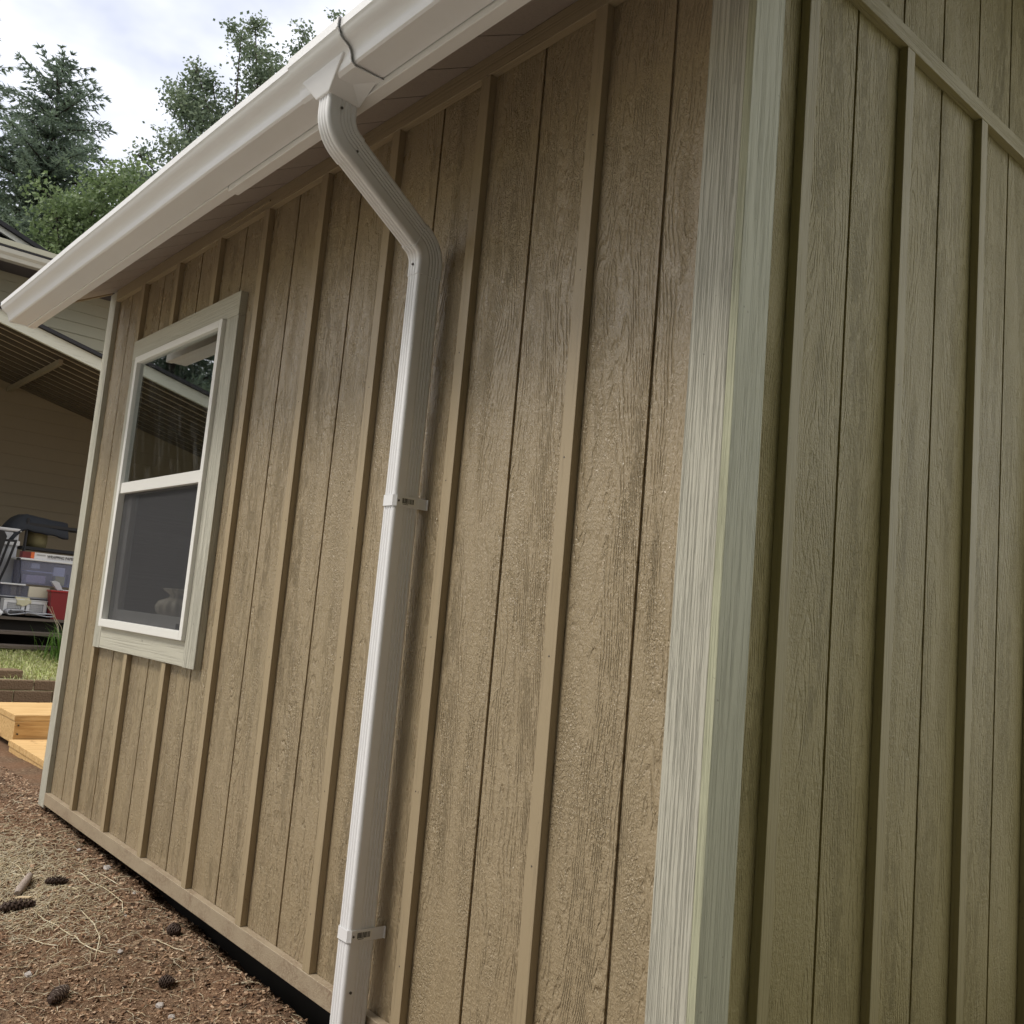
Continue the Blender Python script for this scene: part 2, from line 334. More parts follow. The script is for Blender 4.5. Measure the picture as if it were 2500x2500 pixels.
def blade(mbx, x, y, L, a, r, bend=.3, lift=.0):
    pts = []; p = Vector((x, y, 0)); n = 4
    for i in range(n+1):
        q = p.copy(); q.z = hfd(q.x, q.y) + .0025 + lift*math.sin(i/n*math.pi); pts.append(q)
        a += random.uniform(-bend, bend); p += Vector((math.cos(a), math.sin(a), 0))*L/n
    mbx.tube(pts, [r, r, r, r*.9, r*.4], 3, False)
for _ in range(2600):
    cx, cy = random.gauss(-2.85, .42), random.gauss(-.34, .13)
    if cy > -.04 or cx < -5: continue
    blade(mb, cx, cy, random.uniform(.02, .09), random.gauss(2.6, .9), random.uniform(.0006, .0013), .35, random.uniform(0, .008))
for _ in range(1900):
    blade(mb, random.uniform(-6.0, -1.0), random.uniform(-.65, .03), random.uniform(.01, .07), random.uniform(0, 6.28), random.uniform(.0005, .001), .4, random.uniform(0, .004))
o = mb.build('dry_grass_litter', M_['straw']); tag(o, 'dry pale grass stems matted over the soil', 'dry grass', kind='stuff')

# hero stalks
stalks = [
 ([(-2.696,-.129),(-2.545,-.123),(-2.478,-.111),(-2.293,-.099),(-2.183,-.134)], 'long pale straw stalk kinked near its tip, lying beside the wall'),
 ([(-2.623,-.077),(-2.557,-.07),(-2.449,-.06)], 'short pale straw stalk closest to the skirting of the wall'),
 ([(-2.292,-.235),(-2.139,-.238),(-2.01,-.26),(-1.871,-.316)], 'pale straw stalk bent into a hook in the middle of the soil'),
 ([(-2.366,-.358),(-2.194,-.331),(-2.072,-.325),(-1.994,-.312),(-1.879,-.282)], 'long thin yellowish stalk running out from the dark bark lump'),
 ([(-2.154,-.423),(-2.082,-.401),(-2.026,-.375)], 'short pale straw lying nearest the left edge, below the long yellowish stalk'),
 ([(-1.909,-.134),(-1.842,-.107),(-1.785,-.085)], 'thin grey twig lying just past the round pine cone'),
 ([(-2.583,-.215),(-2.508,-.173)], 'short pale straw touching the dark pine cone'),
 ([(-2.831,-.332),(-2.715,-.27)], 'pale straw lying across the snapped branch piece'),
 ([(-2.906,-.29),(-2.802,-.288),(-2.734,-.297)], 'curved pale stalk arching onto the snapped branch piece'),
]
for i, (pts, lab) in enumerate(stalks):
    mb = MB(); P = []
    for k in range(len(pts)-1):
        for s_ in range(4):
            f = s_/4; xx = pts[k][0]*(1-f)+pts[k+1][0]*f; yy = pts[k][1]*(1-f)+pts[k+1][1]*f
            P.append((xx, yy, hfd(xx, yy)+.006))
    P.append((pts[-1][0], pts[-1][1], hfd(*pts[-1])+.005))
    mb.tube(P, [.0016 if 0 < k < len(P)-1 else .0009 for k in range(len(P))], 6)
    o = mb.build('straw_stalk', M_['straw']); tag(o, lab, 'straw', 'straw stalks lying on the soil')

# stones
M_['stone'] = plain('pale_stone', (0.40, 0.36, 0.33), 0.7, 0.4, nscale=60, namt=.2, bumpd=.002, bscale=90)
def stone(x, y, s, lab, sq=.6):
    mb = MB(); n = 10; mrows = 7; V = []; F = []; sd_ = x*31+y*17
    for j in range(mrows):
        ph = math.pi*j/(mrows-1)
        for i in range(n):
            th = 2*math.pi*i/n; d = Vector((math.sin(ph)*math.cos(th), math.sin(ph)*math.sin(th), math.cos(ph)))
            r = s*(1+.55*noise.noise(d*1.3+Vector((sd_, 0, 0)))); V.append((x+d.x*r, y+d.y*r*.8, hfd(x, y)+s*sq*.35+d.z*r*sq))
    for j in range(mrows-1):
        for i in range(n): F.append((j*n+i, j*n+(i+1) % n, (j+1)*n+(i+1) % n, (j+1)*n+i))
    mb.add(V, F, False); o = mb.build('stone', M_['stone']); tag(o, lab, 'stone', 'small pale stones on the soil')
for a in [(-2.669,-.03,.018,'pale pinkish stone close under the skirting near the middle of the wall'),
          (-1.515,-.255,.014,'flat white stone nearest the bottom edge of the ground'),
          (-1.442,-.252,.011,'small rounded grey stone beside the flat white one'),
          (-1.873,-.245,.010,'tiny white pebble at the hooked end of the bent straw stalk'),
          (-2.364,-.035,.009,'small light pebble below the skirting, past the kinked straw'),
          (-2.945,-.051,.011,'small grey stone under the skirting toward the far corner'),
          (-1.889,-.487,.013,'flat tan stone at the left edge below the pine cones'),
          (-2.16,-.131,.007,'tiny white chip at the tip of the kinked straw stalk')]: stone(*a)

# pine cones
M_['cone'] = plain('pine_cone_scale', (0.085, 0.055, 0.042), 0.7, 0.35, nscale=120, namt=.45)
M_['coneTip'] = plain('pine_cone_tip', (0.36, 0.29, 0.24), 0.7, 0.3, nscale=120, namt=.3)
def cone_(x, y, ang, L, Rr, lab, tipc=True):
    z0 = hfd(x, y)
    e = empty('pine_cone', (x, y, z0), lab, 'pine cone', 'pine cones lying on the soil')
    d = Vector((math.cos(ang), math.sin(ang), .08)).normalized(); s_ = Vector((-d.y, d.x, 0)).normalized(); u_ = d.cross(s_)*-1
    if u_.z < 0: u_ = -u_
    c0 = Vector((x, y, z0+Rr*.75))
    core = MB(); pts = [c0+d*(L*(k/6-.5)) for k in range(7)]; core.tube(pts, [Rr*.35, Rr*.6, Rr*.68, Rr*.62, Rr*.5, Rr*.35, Rr*.12], 8)
    core.build('cone_core', M_['cone'], e)
    sc_ = MB(); tp = MB(); n = 70
    for k in range(n):
        f = (k+.5)/n; th = k*2.39996; rr = Rr*(math.sin(math.pi*min(1, f*.85+.12))**.7)
        rad_ = s_*math.cos(th)+u_*math.sin(th); base = c0+d*(L*(f-.5))+rad_*rr*.45; tip = c0+d*(L*(f-.5)+L*.07)+rad_*rr
        tn = d.cross(rad_).normalized()*Rr*.30; nn = (tip-base).cross(tn).normalized()*Rr*.06
        sc_.add([base-tn*.5, base+tn*.5, tip+tn, tip-tn, base-tn*.5-nn, base+tn*.5-nn, tip+tn-nn, tip-tn-nn], [(0,1,2,3),(7,6,5,4),(0,4,5,1),(1,5,6,2),(2,6,7,3),(3,7,4,0)])
        t2 = tip+(tip-base).normalized()*Rr*.05
        tp.add([tip-tn*.95+nn, tip+tn*.95+nn, t2+tn*.5, t2-tn*.5, tip-tn*.95-nn*2, tip+tn*.95-nn*2], [(0,1,2,3),(4,3,2,5),(0,3,4),(1,5,2)])
    so = sc_.build('cone_scales', M_['cone'], e)
    tp.build('scale_tips', M_['coneTip'] if tipc else M_['cone'], e)
cone_(-1.688, -.465, 2.3, .075, .019, 'open brown pine cone with pale scale tips at the lower left')
cone_(-2.441, -.392, 1.35, .10, .024, 'large dark pine cone half under straw at the left edge', False)
cone_(-2.623, -.222, .95, .075, .017, 'dark slender pine cone next to the snapped branch piece', False)
cone_(-1.942, -.058, .4, .042, .020, 'black rounded pine cone near the skirting', False)
cone_(-1.626, -.199, .9, .040, .017, 'dark broken pine cone lying in the hollow at the bottom', False)
# branch piece and bark flake
M_['deadwood'] = board_mat('weathered_wood', (0.33, 0.27, 0.23), 'x', .8, .001, .8, .2)
mb = MB(); P0 = Vector((-2.577,-.358,hfd(-2.577,-.358)+.014)); P1 = Vector((-2.72,-.285,hfd(-2.72,-.285)+.016))
mb.tube([P0.lerp(P1, k/6)+Vector((0,0,.002*math.sin(k))) for k in range(7)], [.010,.0145,.015,.014,.014,.013,.011], 9)
tag(mb.build('branch_piece', M_['deadwood']), 'snapped grey piece of branch lying among the dry grass', 'branch')
mb = MB(); mb.obox((-2.536,-.347,hfd(-2.536,-.347)+.012), (.022,.016,.004), (-.006,.008,0), (0,0,.002))
tag(mb.build('wood_chip', plain('fresh_chip', (0.55,0.43,0.27), .7)), 'flat pale split wood chip beside the snapped branch piece', 'wood chip')

# ================================================================== THE SHED
XF = -3.68; YB = 2.80; SL = 0.54; ZT = 2.385      # far end x, back y, roof slope, soffit height at the wall
shed = empty('shed', (-1.8, 0.0, -0.05), 'tan board and batten shed with pale green corner trim, filling most of the picture', 'shed')
WX0, WX1, WZ0, WZ1 = -3.150, -2.205, 0.770, 1.965    # window opening
G2 = 0.0045
def boards(mb, ucuts, vfun0, vfun1, put, hole=None):
    """grooved panel: one thin slab per board between grooves"""
    for a, b in zip(ucuts[:-1], ucuts[1:]):
        a1, b1 = a+G2, b-G2
        segs = [(a1, b1, None)]
        if hole and b1 > hole[0] and a1 < hole[1]:
            segs = []
            if a1 < hole[0]: segs.append((a1, hole[0], None))
            if b1 > hole[1]: segs.append((hole[1], b1, None))
            segs.append((max(a1, hole[0]), min(b1, hole[1]), 'h'))
        for p, q, k in segs:
            if k is None: put(mb, p, q, vfun0(p), vfun0(q), vfun1(p), vfun1(q))
            else:
                put(mb, p, q, vfun0(p), vfun0(q), hole[2], hole[2]); put(mb, p, q, hole[3], hole[3], vfun1(p), vfun1(q))
def putA(mb, p, q, z0p, z0q, z1p, z1q):
    y0, y1 = 0.0, 0.012
    mb.add([(p,y0,z0p),(q,y0,z0q),(q,y0,z1q),(p,y0,z1p),(p+.002,y1,z0p),(q-.002,y1,z0q),(q-.002,y1,z1q),(p+.002,y1,z1p)], [(0,1,2,3),(4,7,6,5),(0,3,7,4),(1,5,6,2),(3,2,6,7),(0,4,5,1)])
def putB(mb, p, q, z0p, z0q, z1p, z1q):
    x0, x1 = 0.0, -0.012
    mb.add([(x0,p,z0p),(x0,q,z0q),(x0,q,z1q),(x0,p,z1p),(x1,p+.002,z0p),(x1,q-.002,z0q),(x1,q-.002,z1q),(x1,p+.002,z1p)], [(0,1,2,3),(4,7,6,5),(0,3,7,4),(1,5,6,2),(3,2,6,7),(0,4,5,1)])
cuts = [XF]; k = -4
g0 = GA
while True:
    gx = g0 + PITCH*k
    k += 1
    if gx <= XF+.03: continue
    if gx >= -0.03: break
    cuts.append(gx)
cuts.append(0.0)
mb = MB(); boards(mb, cuts, lambda u: -.045, lambda u: 2.382, putA, (WX0, WX1, WZ0, WZ1))
# backing sheet behind the grooves, with the window opening left out
for (a, b, c_, d_) in ((XF+.001, WX0, -.044, 2.38), (WX1, -.001, -.044, 2.38), (WX0, WX1, -.044, WZ0), (WX0, WX1, WZ1, 2.38)): mb.box(a, b, .0065, .018, c_, d_)
tag(mb.build('wall_siding', M_['sidA'], shed), 'long tan grooved siding wall behind the downspout')
cutsB = [0.0]; yy = 0.2047
while yy < YB-.05: cutsB.append(yy); yy += PITCH
cutsB.append(YB)
top = lambda u: ZT + SL*min(u, YB-u) - .003
mb = MB(); boards(mb, cutsB, lambda u: -.045, top, putB)
mb.prism([(0.001,-.044),(YB-.001,-.044),(YB-.001,ZT-.01),(YB/2,ZT+SL*YB/2-.01),(0.001,ZT-.01)], 'x', -.018, -.0065)
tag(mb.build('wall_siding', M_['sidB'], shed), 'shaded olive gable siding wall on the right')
mb = MB(); mb.prism([(0.001,-.044),(YB-.001,-.044),(YB-.001,ZT-.01),(YB/2,ZT+SL*YB/2-.01),(0.001,ZT-.01)], 'x', XF, XF+.018)
mb.box(XF, 0, YB-.018, YB, -.044, 2.382)
mb.build('rear_siding', M_['sidA'], shed)
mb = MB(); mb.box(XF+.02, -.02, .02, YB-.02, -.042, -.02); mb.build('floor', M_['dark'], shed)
mb = MB(); mb.box(XF+.2, -.2, .10, .14, -.5, -.0425); mb.box(-.14, -.10, .141, YB-.2, -.5, -.0425); mb.build('foundation', M_['dark'], shed)  # near-black sheets behind the skirt gap stand in for its shade
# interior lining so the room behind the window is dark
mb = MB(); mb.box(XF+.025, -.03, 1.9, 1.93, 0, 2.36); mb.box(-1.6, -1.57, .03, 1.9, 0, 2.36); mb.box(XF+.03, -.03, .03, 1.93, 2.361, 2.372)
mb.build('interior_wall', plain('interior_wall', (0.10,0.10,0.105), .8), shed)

# battens
BW, BT = .036, .0215
for i in range(8):
    xr = -3.2001 + .4064*i
    j = random.uniform(-.0015, .0015)
    def batt(z0, z1):
        m = MB(); m.box(xr-BW+j, xr+j*.5, -BT, -.0003, z0, z1); m.build('batten', M_['battA'], shed, bevel=.0012)
    if i < 3: batt(.0068, .6925); batt(2.0455, 2.3178)
    else: batt(.0068, 2.3178)
for i in range(7):
    yl = .1867 + .4064*i
    if yl > YB-.1: break
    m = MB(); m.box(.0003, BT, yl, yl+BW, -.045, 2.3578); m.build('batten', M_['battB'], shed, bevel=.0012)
# frieze, skirt, gable band
m = MB(); m.box(-3.592, -.063, -.0225, -.0003, 2.318, 2.3725); m.build('frieze_board', M_['friA'], shed, bevel=.001)
m = MB(); m.box(-2.38, -1.98, -.0265, -.0228, 2.340, 2.3475); m.build('frieze_strip', M_['friA'], shed)
m = MB(); m.box(-3.592, -.063, -.0235, -.0003, -.045, .0065); m.build('skirt_board', M_['skirt'], shed, bevel=.0015)
m = MB(); m.box(.0003, .0225, .0692, YB, 2.358, 2.402); m.build('band_board', M_['bandB'], shed, bevel=.001)
# corner boards
m = MB(); m.box(-.0625, .0243, -.0222, -.0003, -.052, 2.370); tag(m.build('corner_board', M_['trimV'], shed, bevel=.0012), 'pale rough-sawn corner board on the long wall side of the near corner')
m = MB(); m.prism([(.0246,-.0225),(.0425,-.0225),(.0425,.069),(.0006,.069),(.0006,.0006),(.0246,.0006)], 'z', -.052, 2.375)
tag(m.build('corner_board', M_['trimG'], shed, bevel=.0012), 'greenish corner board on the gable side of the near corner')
m = MB(); m.box(-3.6815, -3.5925, -.0222, -.0003, -.06, 2.3655); tag(m.build('corner_board', M_['trimV'], shed, bevel=.0012), 'pale green corner board at the far end of the long wall')

# window
t = NT('window_glass'); P, x, y, z = t.pos()
streak = t.noise(t.comb(t.math('ADD', t.math('MULTIPLY', x, 26), t.math('MULTIPLY', z, 9)), 0.0, t.math('MULTIPLY', z, 3.0)), 1.0, 4.0, 0.6, 1.2)
dirt = t.math('MULTIPLY', t.ramp(streak, [(0.50, 0.0), (0.85, 1.0)]), 0.10)
fr = t.t.nodes.new('ShaderNodeFresnel'); fr.inputs[0].default_value = 1.6
fac = t.math('ADD', t.math('MULTIPLY', fr.outputs[0], 1.9), 0.16, clamp=True)
tr = t.n('ShaderNodeBsdfTransparent'); tr.inputs[0].default_value = (.80, .83, .82, 1)
gl = t.n('ShaderNodeBsdfGlossy'); gl.inputs['Roughness'].default_value = 0.015; gl.inputs['Color'].default_value = (.86,.90,.90,1)
df = t.n('ShaderNodeBsdfDiffuse'); df.inputs[0].default_value = (.6,.6,.58,1)
m1 = t.n('ShaderNodeMixShader'); t.put(m1.inputs[0], fac); t.put(m1.inputs[1], tr.outputs[0]); t.put(m1.inputs[2], gl.outputs[0])
m2 = t.n('ShaderNodeMixShader'); t.put(m2.inputs[0], dirt); t.put(m2.inputs[1], m1.outputs[0]); t.put(m2.inputs[2], df.outputs[0])
M_['glass'] = t.done(m2.outputs[0])
t = NT('clear_glass'); tr = t.n('ShaderNodeBsdfTransparent'); gl = t.n('ShaderNodeBsdfGlossy'); gl.inputs['Roughness'].default_value = 0.02
m1 = t.n('ShaderNodeMixShader'); m1.inputs[0].default_value = .05; t.put(m1.inputs[1], tr.outputs[0]); t.put(m1.inputs[2], gl.outputs[0]); M_['glass2'] = t.done(m1.outputs[0])
t = NT('insect_screen'); P, x, y, z = t.pos()
wv = t.noise(t.comb(t.math('MULTIPLY', x, 240), 0.0, t.math('MULTIPLY', z, 14)), 1.0, 3.0)
wh = t.noise(t.comb(t.math('MULTIPLY', x, 14), 0.0, t.math('MULTIPLY', z, 240)), 1.0, 3.0)
tr = t.n('ShaderNodeBsdfTransparent'); cc = t.ramp(t.math('MULTIPLY', t.math('ADD', wv, wh), .5), [(0.3, (0.070,0.070,0.074)), (0.7, (0.105,0.105,0.108))])
df = t.n('ShaderNodeBsdfDiffuse'); t.put(df.inputs[0], cc)
mm = t.n('ShaderNodeMixShader'); mm.inputs[0].default_value = .46; t.put(mm.inputs[1], tr.outputs[0]); t.put(mm.inputs[2], df.outputs[0])
M_['screen'] = t.done(mm.outputs[0])
win = bpy.data.objects.new('window', None); col.objects.link(win); win.parent = shed; win.location = Vector((-2.68, 0, .69)) - ORG['shed']; ORG['window'] = Vector((-2.68, 0, .69))
TX0, TX1, TZ0, TZ1 = -3.212, -2.120, .6935, 2.0450
FX0, FX1, FZ0, FZ1 = -3.1285, -2.2225, .7845, 1.9565
m = MB(); m.box(TX0, TX1, -.0285, -.0003, FZ1+.0005, TZ1); m.build('head_trim', M_['trimH'], win, bevel=.0012)
m = MB(); m.box(TX0, FX0-.0003, -.0275, -.0003, TZ0, FZ1); m.build('side_trim', M_['trimV'], win, bevel=.0012)
m = MB(); m.box(FX1+.0003, TX1, -.0275, -.0003, TZ0, FZ1); m.build('side_trim', M_['trimV'], win, bevel=.0012)
m = MB(); m.box(FX0, FX1, -.0265, -.0003, TZ0+.002, FZ0-.0006); m.build('sill_trim', M_['trimH'], win, bevel=.0012)
fw = .028; JZ = FZ0+.062
m = MB()
m.box(FX0, FX0+fw, -.043, .03, FZ0, FZ1); m.box(FX1-fw, FX1, -.043, .03, FZ0, FZ1)
m.box(FX0+fw, FX1-fw, -.043, .03, FZ1-fw, FZ1); m.box(FX0+fw, FX1-fw, -.043, .03, FZ0, FZ0+fw+.004)
m.build('window_frame', M_['vinyl'], win, bevel=.002)
m = MB(); m.box(FX0+fw, FX1-fw, -.036, .02, 1.352, 1.398); m.build('meeting_rail', M_['vinyl'], win, bevel=.002)
m = MB(); m.box(FX0+fw, FX1-fw, -.026, -.021, 1.398, FZ1-fw); tag(m.build('upper_pane', M_['glass'], win), 'reflecting upper window pane with smears')
m = MB(); m.box(FX0+fw, FX1-fw, -.016, -.0152, FZ0+fw+.004, 1.352); tag(m.build('insect_screen', M_['screen'], win), 'dark insect screen over the lower sash')
m = MB(); a, b, c_, d_ = FX0+fw, FX1-fw, FZ0+fw+.004, 1.352
m.box(a, a+.05, .000, .028, c_, d_); m.box(b-.05, b, .000, .028, c_, d_); m.box(a+.05, b-.05, .000, .028, c_, c_+.045)
m.build('lower_sash', M_['vinyl_in'], win, bevel=.003)
m = MB(); m.box(a+.05, b-.05, .012, .015, c_+.045, d_); m.build('lower_pane', M_['glass2'], win)
m = MB(); m.box(-2.36, -2.335, -.014, -.003, c_+.001, c_+.022); m.build('screen_latch', M_['black'], win)
m = MB(); m.box(a-.02, b+.02, .031, .30, FZ0+.03, JZ-.0005); m.build('inner_sill', M_['vinyl_in'], win)
# ribbed jar standing on the inner sill
jar = empty('ribbed_jar', (-2.735, .13, JZ), 'ribbed pale jar with a flared rim standing behind the insect screen', 'jar')
def lathe(prof, cx, cy, cz, n=48, rib=0.0, nr=16):
    V = []; F = []
    for (r, zz) in prof:
        for k in range(n):
            th = 2*math.pi*k/n; rr = r*(1+rib*math.cos(nr*th)); V.append((cx+rr*math.cos(th), cy+rr*math.sin(th), cz+zz))
    for i in range(len(prof)-1):
        for k in range(n): F.append((i*n+k, i*n+(k+1) % n, (i+1)*n+(k+1) % n, (i+1)*n+k))
    return V, F
M_['ceram'] = plain('striped_ceramic', (0.85,0.78,0.62), .35)
m = MB(); V, F = lathe([(.0,0),(.05,0),(.075,.02),(.082,.045),(.07,.068),(.035,.082)], -2.735, .13, JZ, 96, .05, 14); m.add(V, F, True); m.build('jar_body', M_['ceram'], jar)
m = MB(); V, F = lathe([(.035,.082),(.03,.095),(.05,.108),(.06,.118),(.055,.12),(.0,.12)], -2.735, .13, JZ, 96, .05, 14); m.add(V, F, True); m.build('jar_rim', M_['ceram'], jar)

# eave: soffit, fascia, gutter, roof
m = MB(); sx = -1.6615; cuts = []
while sx > XF: cuts.append(sx); sx -= PITCH
cuts = [XF+.02] + sorted([c for c in cuts if c > XF+.05]) + [-1.6615+PITCH*i for i in range(1, 10)] + [.33]
def sof(y): return ZT + SL*y
for a, b in zip(cuts[:-1], cuts[1:]):
    a1, b1 = a+.0035, b-.0035
    m.add([(a1,-.3335,sof(-.3335)),(b1,-.3335,sof(-.3335)),(b1,-.0005,sof(-.0005)),(a1,-.0005,sof(-.0005)),
           (a1,-.3335,sof(-.3335)+.012),(b1,-.3335,sof(-.3335)+.012),(b1,-.0005,sof(-.0005)+.012),(a1,-.0005,sof(-.0005)+.012)],
          [(0,3,2,1),(4,5,6,7),(0,1,5,4),(1,2,6,5),(2,3,7,6),(3,0,4,7)])
m.prism([(-.3335,sof(-.3335)+.007),(-.0005,sof(-.0005)+.007),(-.0005,sof(0)+.02),(-.3335,sof(-.3335)+.02)], 'x', XF+.02, .33)
m.build('soffit', M_['soffit'], shed)
m = MB(); m.prism([(-.3335,sof(-.3335)-.006),(-.0225,sof(-.0225)-.006),(-.0225,sof(-.0225)+.03),(-.3335,sof(-.3335)+.03)], 'x', XF-.004, XF+.0195); m.build('soffit_end_trim', M_['battA'], shed)
m = MB(); m.box(-3.683, -1.502, -.3675, -.3345, 2.1075, 2.205); m.build('fascia_board', M_['fascia'], shed, bevel=.002)
m = MB(); m.box(-1.4995, .34, -.3665, -.3345, 2.097, 2.205); m.build('fascia_board', M_['fascia'], shed, bevel=.002)
rf = MB()
yr = YB/2; zr = ZT+SL*yr
for (y0, y1) in ((-.372, yr), (YB+.372, yr)):
    za = sof(-.372)+.021; zb = zr+.021
    rf.prism([(y0, za), (y1, zb), (y1, zb+.13), (y0, za+.035)] if y0 < y1 else [(y0, za), (y0, za+.035), (y1, zb+.13), (y1, zb)], 'x', XF-.02, .36)
rf.build('roof', M_['shingle'], shed)
GP = [(-.3685,2.196),(-.3690,2.1130),(-.4385,2.1130),(-.4440,2.1165),(-.4462,2.1225),(-.4472,2.1290),(-.4500,2.1375),(-.4560,2.1460),(-.4640,2.1520),(-.4720,2.1560),(-.4780,2.1610),(-.4810,2.1675),(-.4835,2.1720),(-.4860,2.1740),(-.4860,2.1940),(-.4740,2.1945)]
def offs(poly, d):
    out = []
    for i, p in enumerate(poly):
        a = Vector(poly[max(i-1, 0)]); b = Vector(poly[min(i+1, len(poly)-1)]); tt = (b-a).normalized(); n_ = Vector((tt.y, -tt.x)); out.append((p[0]+n_.x*d, p[1]+n_.y*d))
    return out
def gutter_shell(x0, x1, d0, d1, nseg=1, wav=0.0):
    m = MB(); A_ = offs(GP, d0); B_ = offs(GP, d1); n = len(A_); V = []; F = []
    for k in range(nseg+1):
        xx = x0+(x1-x0)*k/nseg; w_ = wav*noise.noise(Vector((xx*1.7, 3, 0))) 
        for (yy, zz) in A_ + B_[::-1]: V.append((xx, yy+w_*(1 if yy < -.38 else 0), zz+w_*.6*(1 if yy < -.38 else 0)))
    N = 2*n
    for k in range(nseg):
        for i in range(N): F.append((k*N+i, k*N+(i+1) % N, (k+1)*N+(i+1) % N, (k+1)*N+i))
    m.add(V, F, True); m.add([V[i] for i in range(N)], [tuple(range(N))]); m.add(V[-N:], [tuple(range(N))]); return m
SGN = 1 if offs(GP, .01)[8][0] < GP[8][0] else -1
def autosmooth(o, a=28):
    me = o.data
    o.data.set_sharp_from_angle(angle=rad(a)) if hasattr(me, 'set_sharp_from_angle') else None
gut = gutter_shell(XF-.002, .345, 0, -SGN*.0014, 60, .0035).build('gutter', M_['gutter'], shed); autosmooth(gut)
m = MB(); m.prism(offs(GP, SGN*.0016)+[(-.3690,2.1945)], 'x', XF-.0045, XF-.0022); m.build('end_cap', M_['gutter'], gut)
o = gutter_shell(-.923, -.695, SGN*.0052, SGN*.0040, 8, .0035).build('joint_sleeve', M_['gutter'], gut); autosmooth(o)
o = gutter_shell(-.699, -.6925, SGN*.0068, SGN*.0040, 1, 0).build('joint_bead', M_['gutter'], gut); autosmooth(o)
# tapered outlet under the sleeve
m = MB()
t0 = [(-.897,-.4615,2.1405),(-.712,-.4615,2.1405),(-.706,-.372,2.1100),(-.890,-.372,2.1100)]
b0 = [(-.8535,-.4425,2.0900),(-.7965,-.4425,2.0900),(-.7965,-.3600,2.0860),(-.8535,-.3600,2.0860)]
m.add(t0+b0, [(0,1,5,4),(1,2,6,5),(2,3,7,6),(3,0,4,7),(4,5,6,7),(3,2,1,0)])
out_ = m.build('outlet_funnel', M_['gutter'], gut, bevel=.002)

# downspout
ds = bpy.data.objects.new('downspout', None); col.objects.link(ds); ds.parent = shed; ds.location = Vector((-.905, -.063, -.4)) - ORG['shed']; ORG['downspout'] = Vector((-.905, -.063, -.4))
def pipe_profile(W=.050, D=.074, r=.009, grow=0.0):
    """local a = along the wall, b = out from the wall (negative = out); ribbed on the narrow front and on the sides"""
    pts = []; W2, D2 = W/2+grow, D/2+grow
    def rib(s, c0, c1, n):
        if s < c0 or s > c1: return 0.0
        return -.0024*(.5-.5*math.cos((s-c0)/(c1-c0)*2*math.pi*n))
    nseg = 26
    def side(p0, p1, nrm, c0, c1, n):
        for i in range(nseg+1):
            f = i/nseg; d = rib(f, c0, c1, n); pts.append((p0[0]+(p1[0]-p0[0])*f+nrm[0]*d, p0[1]+(p1[1]-p0[1])*f+nrm[1]*d))
    def corner(cx, cy, a0):
        for i in range(1, 5):
            a = a0+math.pi/2*i/5; pts.append((cx+r*math.cos(a), cy+r*math.sin(a)))
    side((-W2+r,-D2), (W2-r,-D2), (0,-1), .02, .98, 3); corner(W2-r, -D2+r, -math.pi/2)
    side((W2,-D2+r), (W2,D2-r), (1,0), .36, .97, 4); corner(W2-r, D2-r, 0)
    side((W2-r,D2), (-W2+r,D2), (0,1), .02, .98, 3); corner(-W2+r, D2-r, math.pi/2)
    side((-W2,D2-r), (-W2,-D2+r), (-1,0), .03, .64, 4); corner(-W2+r, -D2+r, math.pi)
    return pts
B1 = Vector((-.825,-.400,2.022)); B2 = Vector((-.905,-.0635,1.868)); T0 = Vector((-.825,-.400,2.094)); E0 = Vector((-.905,-.0635,-.60))
def arc(Pb, din, dout, r, n=9):
    ang = din.angle(dout); tl = r*math.tan(ang/2); a = Pb-din*tl; nrm = (dout-din*dout.dot(din)).normalized(); c = a+nrm*r; out = []
    for i in range(n+1):
        th = ang*i/n; out.append((c-nrm*r*math.cos(th)+din*r*math.sin(th), (din*math.cos(th)+nrm*math.sin(th)).normalized()))
    return out
dn = Vector((0,0,-1)); dg = (B2-B1).normalized()
a1 = arc(B1, dn, dg, .062); a2 = arc(B2, dg, dn, .062)
def sweep(path, grow):
    prof = pipe_profile(grow=grow); n = len(prof); V = []; F = []
    for p, d in path:
        b = (Vector((0,1,0)) - d*d.y)
        if abs(d.z) < .95 or True:
            ax = Vector((1,0,0)); ax = (ax-d*ax.dot(d)).normalized(); b = d.cross(ax)
            if b.y < 0 and abs(d.z) > .5: b = -b
            if abs(d.z) <= .5 and b.z < 0: b = -b
        V += [p+ax*u+b*v for u, v in prof]
    for k in range(len(path)-1):
        for i in range(n): F.append((k*n+i, k*n+(i+1) % n, (k+1)*n+(i+1) % n, (k+1)*n+i))
    m = MB(); m.add(V, F, True); m.add(V[:n], [tuple(range(n))]); m.add(V[-n:], [tuple(range(n))]); return m
def rings(p0, d0, p1, d1, k=1): return [(p0.lerp(p1, i/k), d0) for i in range(k+1)]
e1 = [(T0, dn)] + a1 + [(a1[-1][0]+dg*.018, dg)]
o = sweep(e1, .0016).build('elbow', M_['gutter'], ds); autosmooth(o, 50)
o = sweep([(a1[-1][0]-dg*.01, dg), (a2[0][0]+dg*.01, dg)], 0).build('offset_pipe', M_['gutter'], ds); autosmooth(o, 50)
e2 = [(a2[0][0]-dg*.016, dg)] + a2 + [(Vector((-.905,-.0635,1.795)), dn)]
o = sweep(e2, .0016).build('elbow', M_['gutter'], ds); autosmooth(o, 50)
o = sweep([(Vector((-.905,-.0635,1.83)), dn), (E0, dn)], 0).build('lower_pipe', M_['gutter'], ds); autosmooth(o, 50)
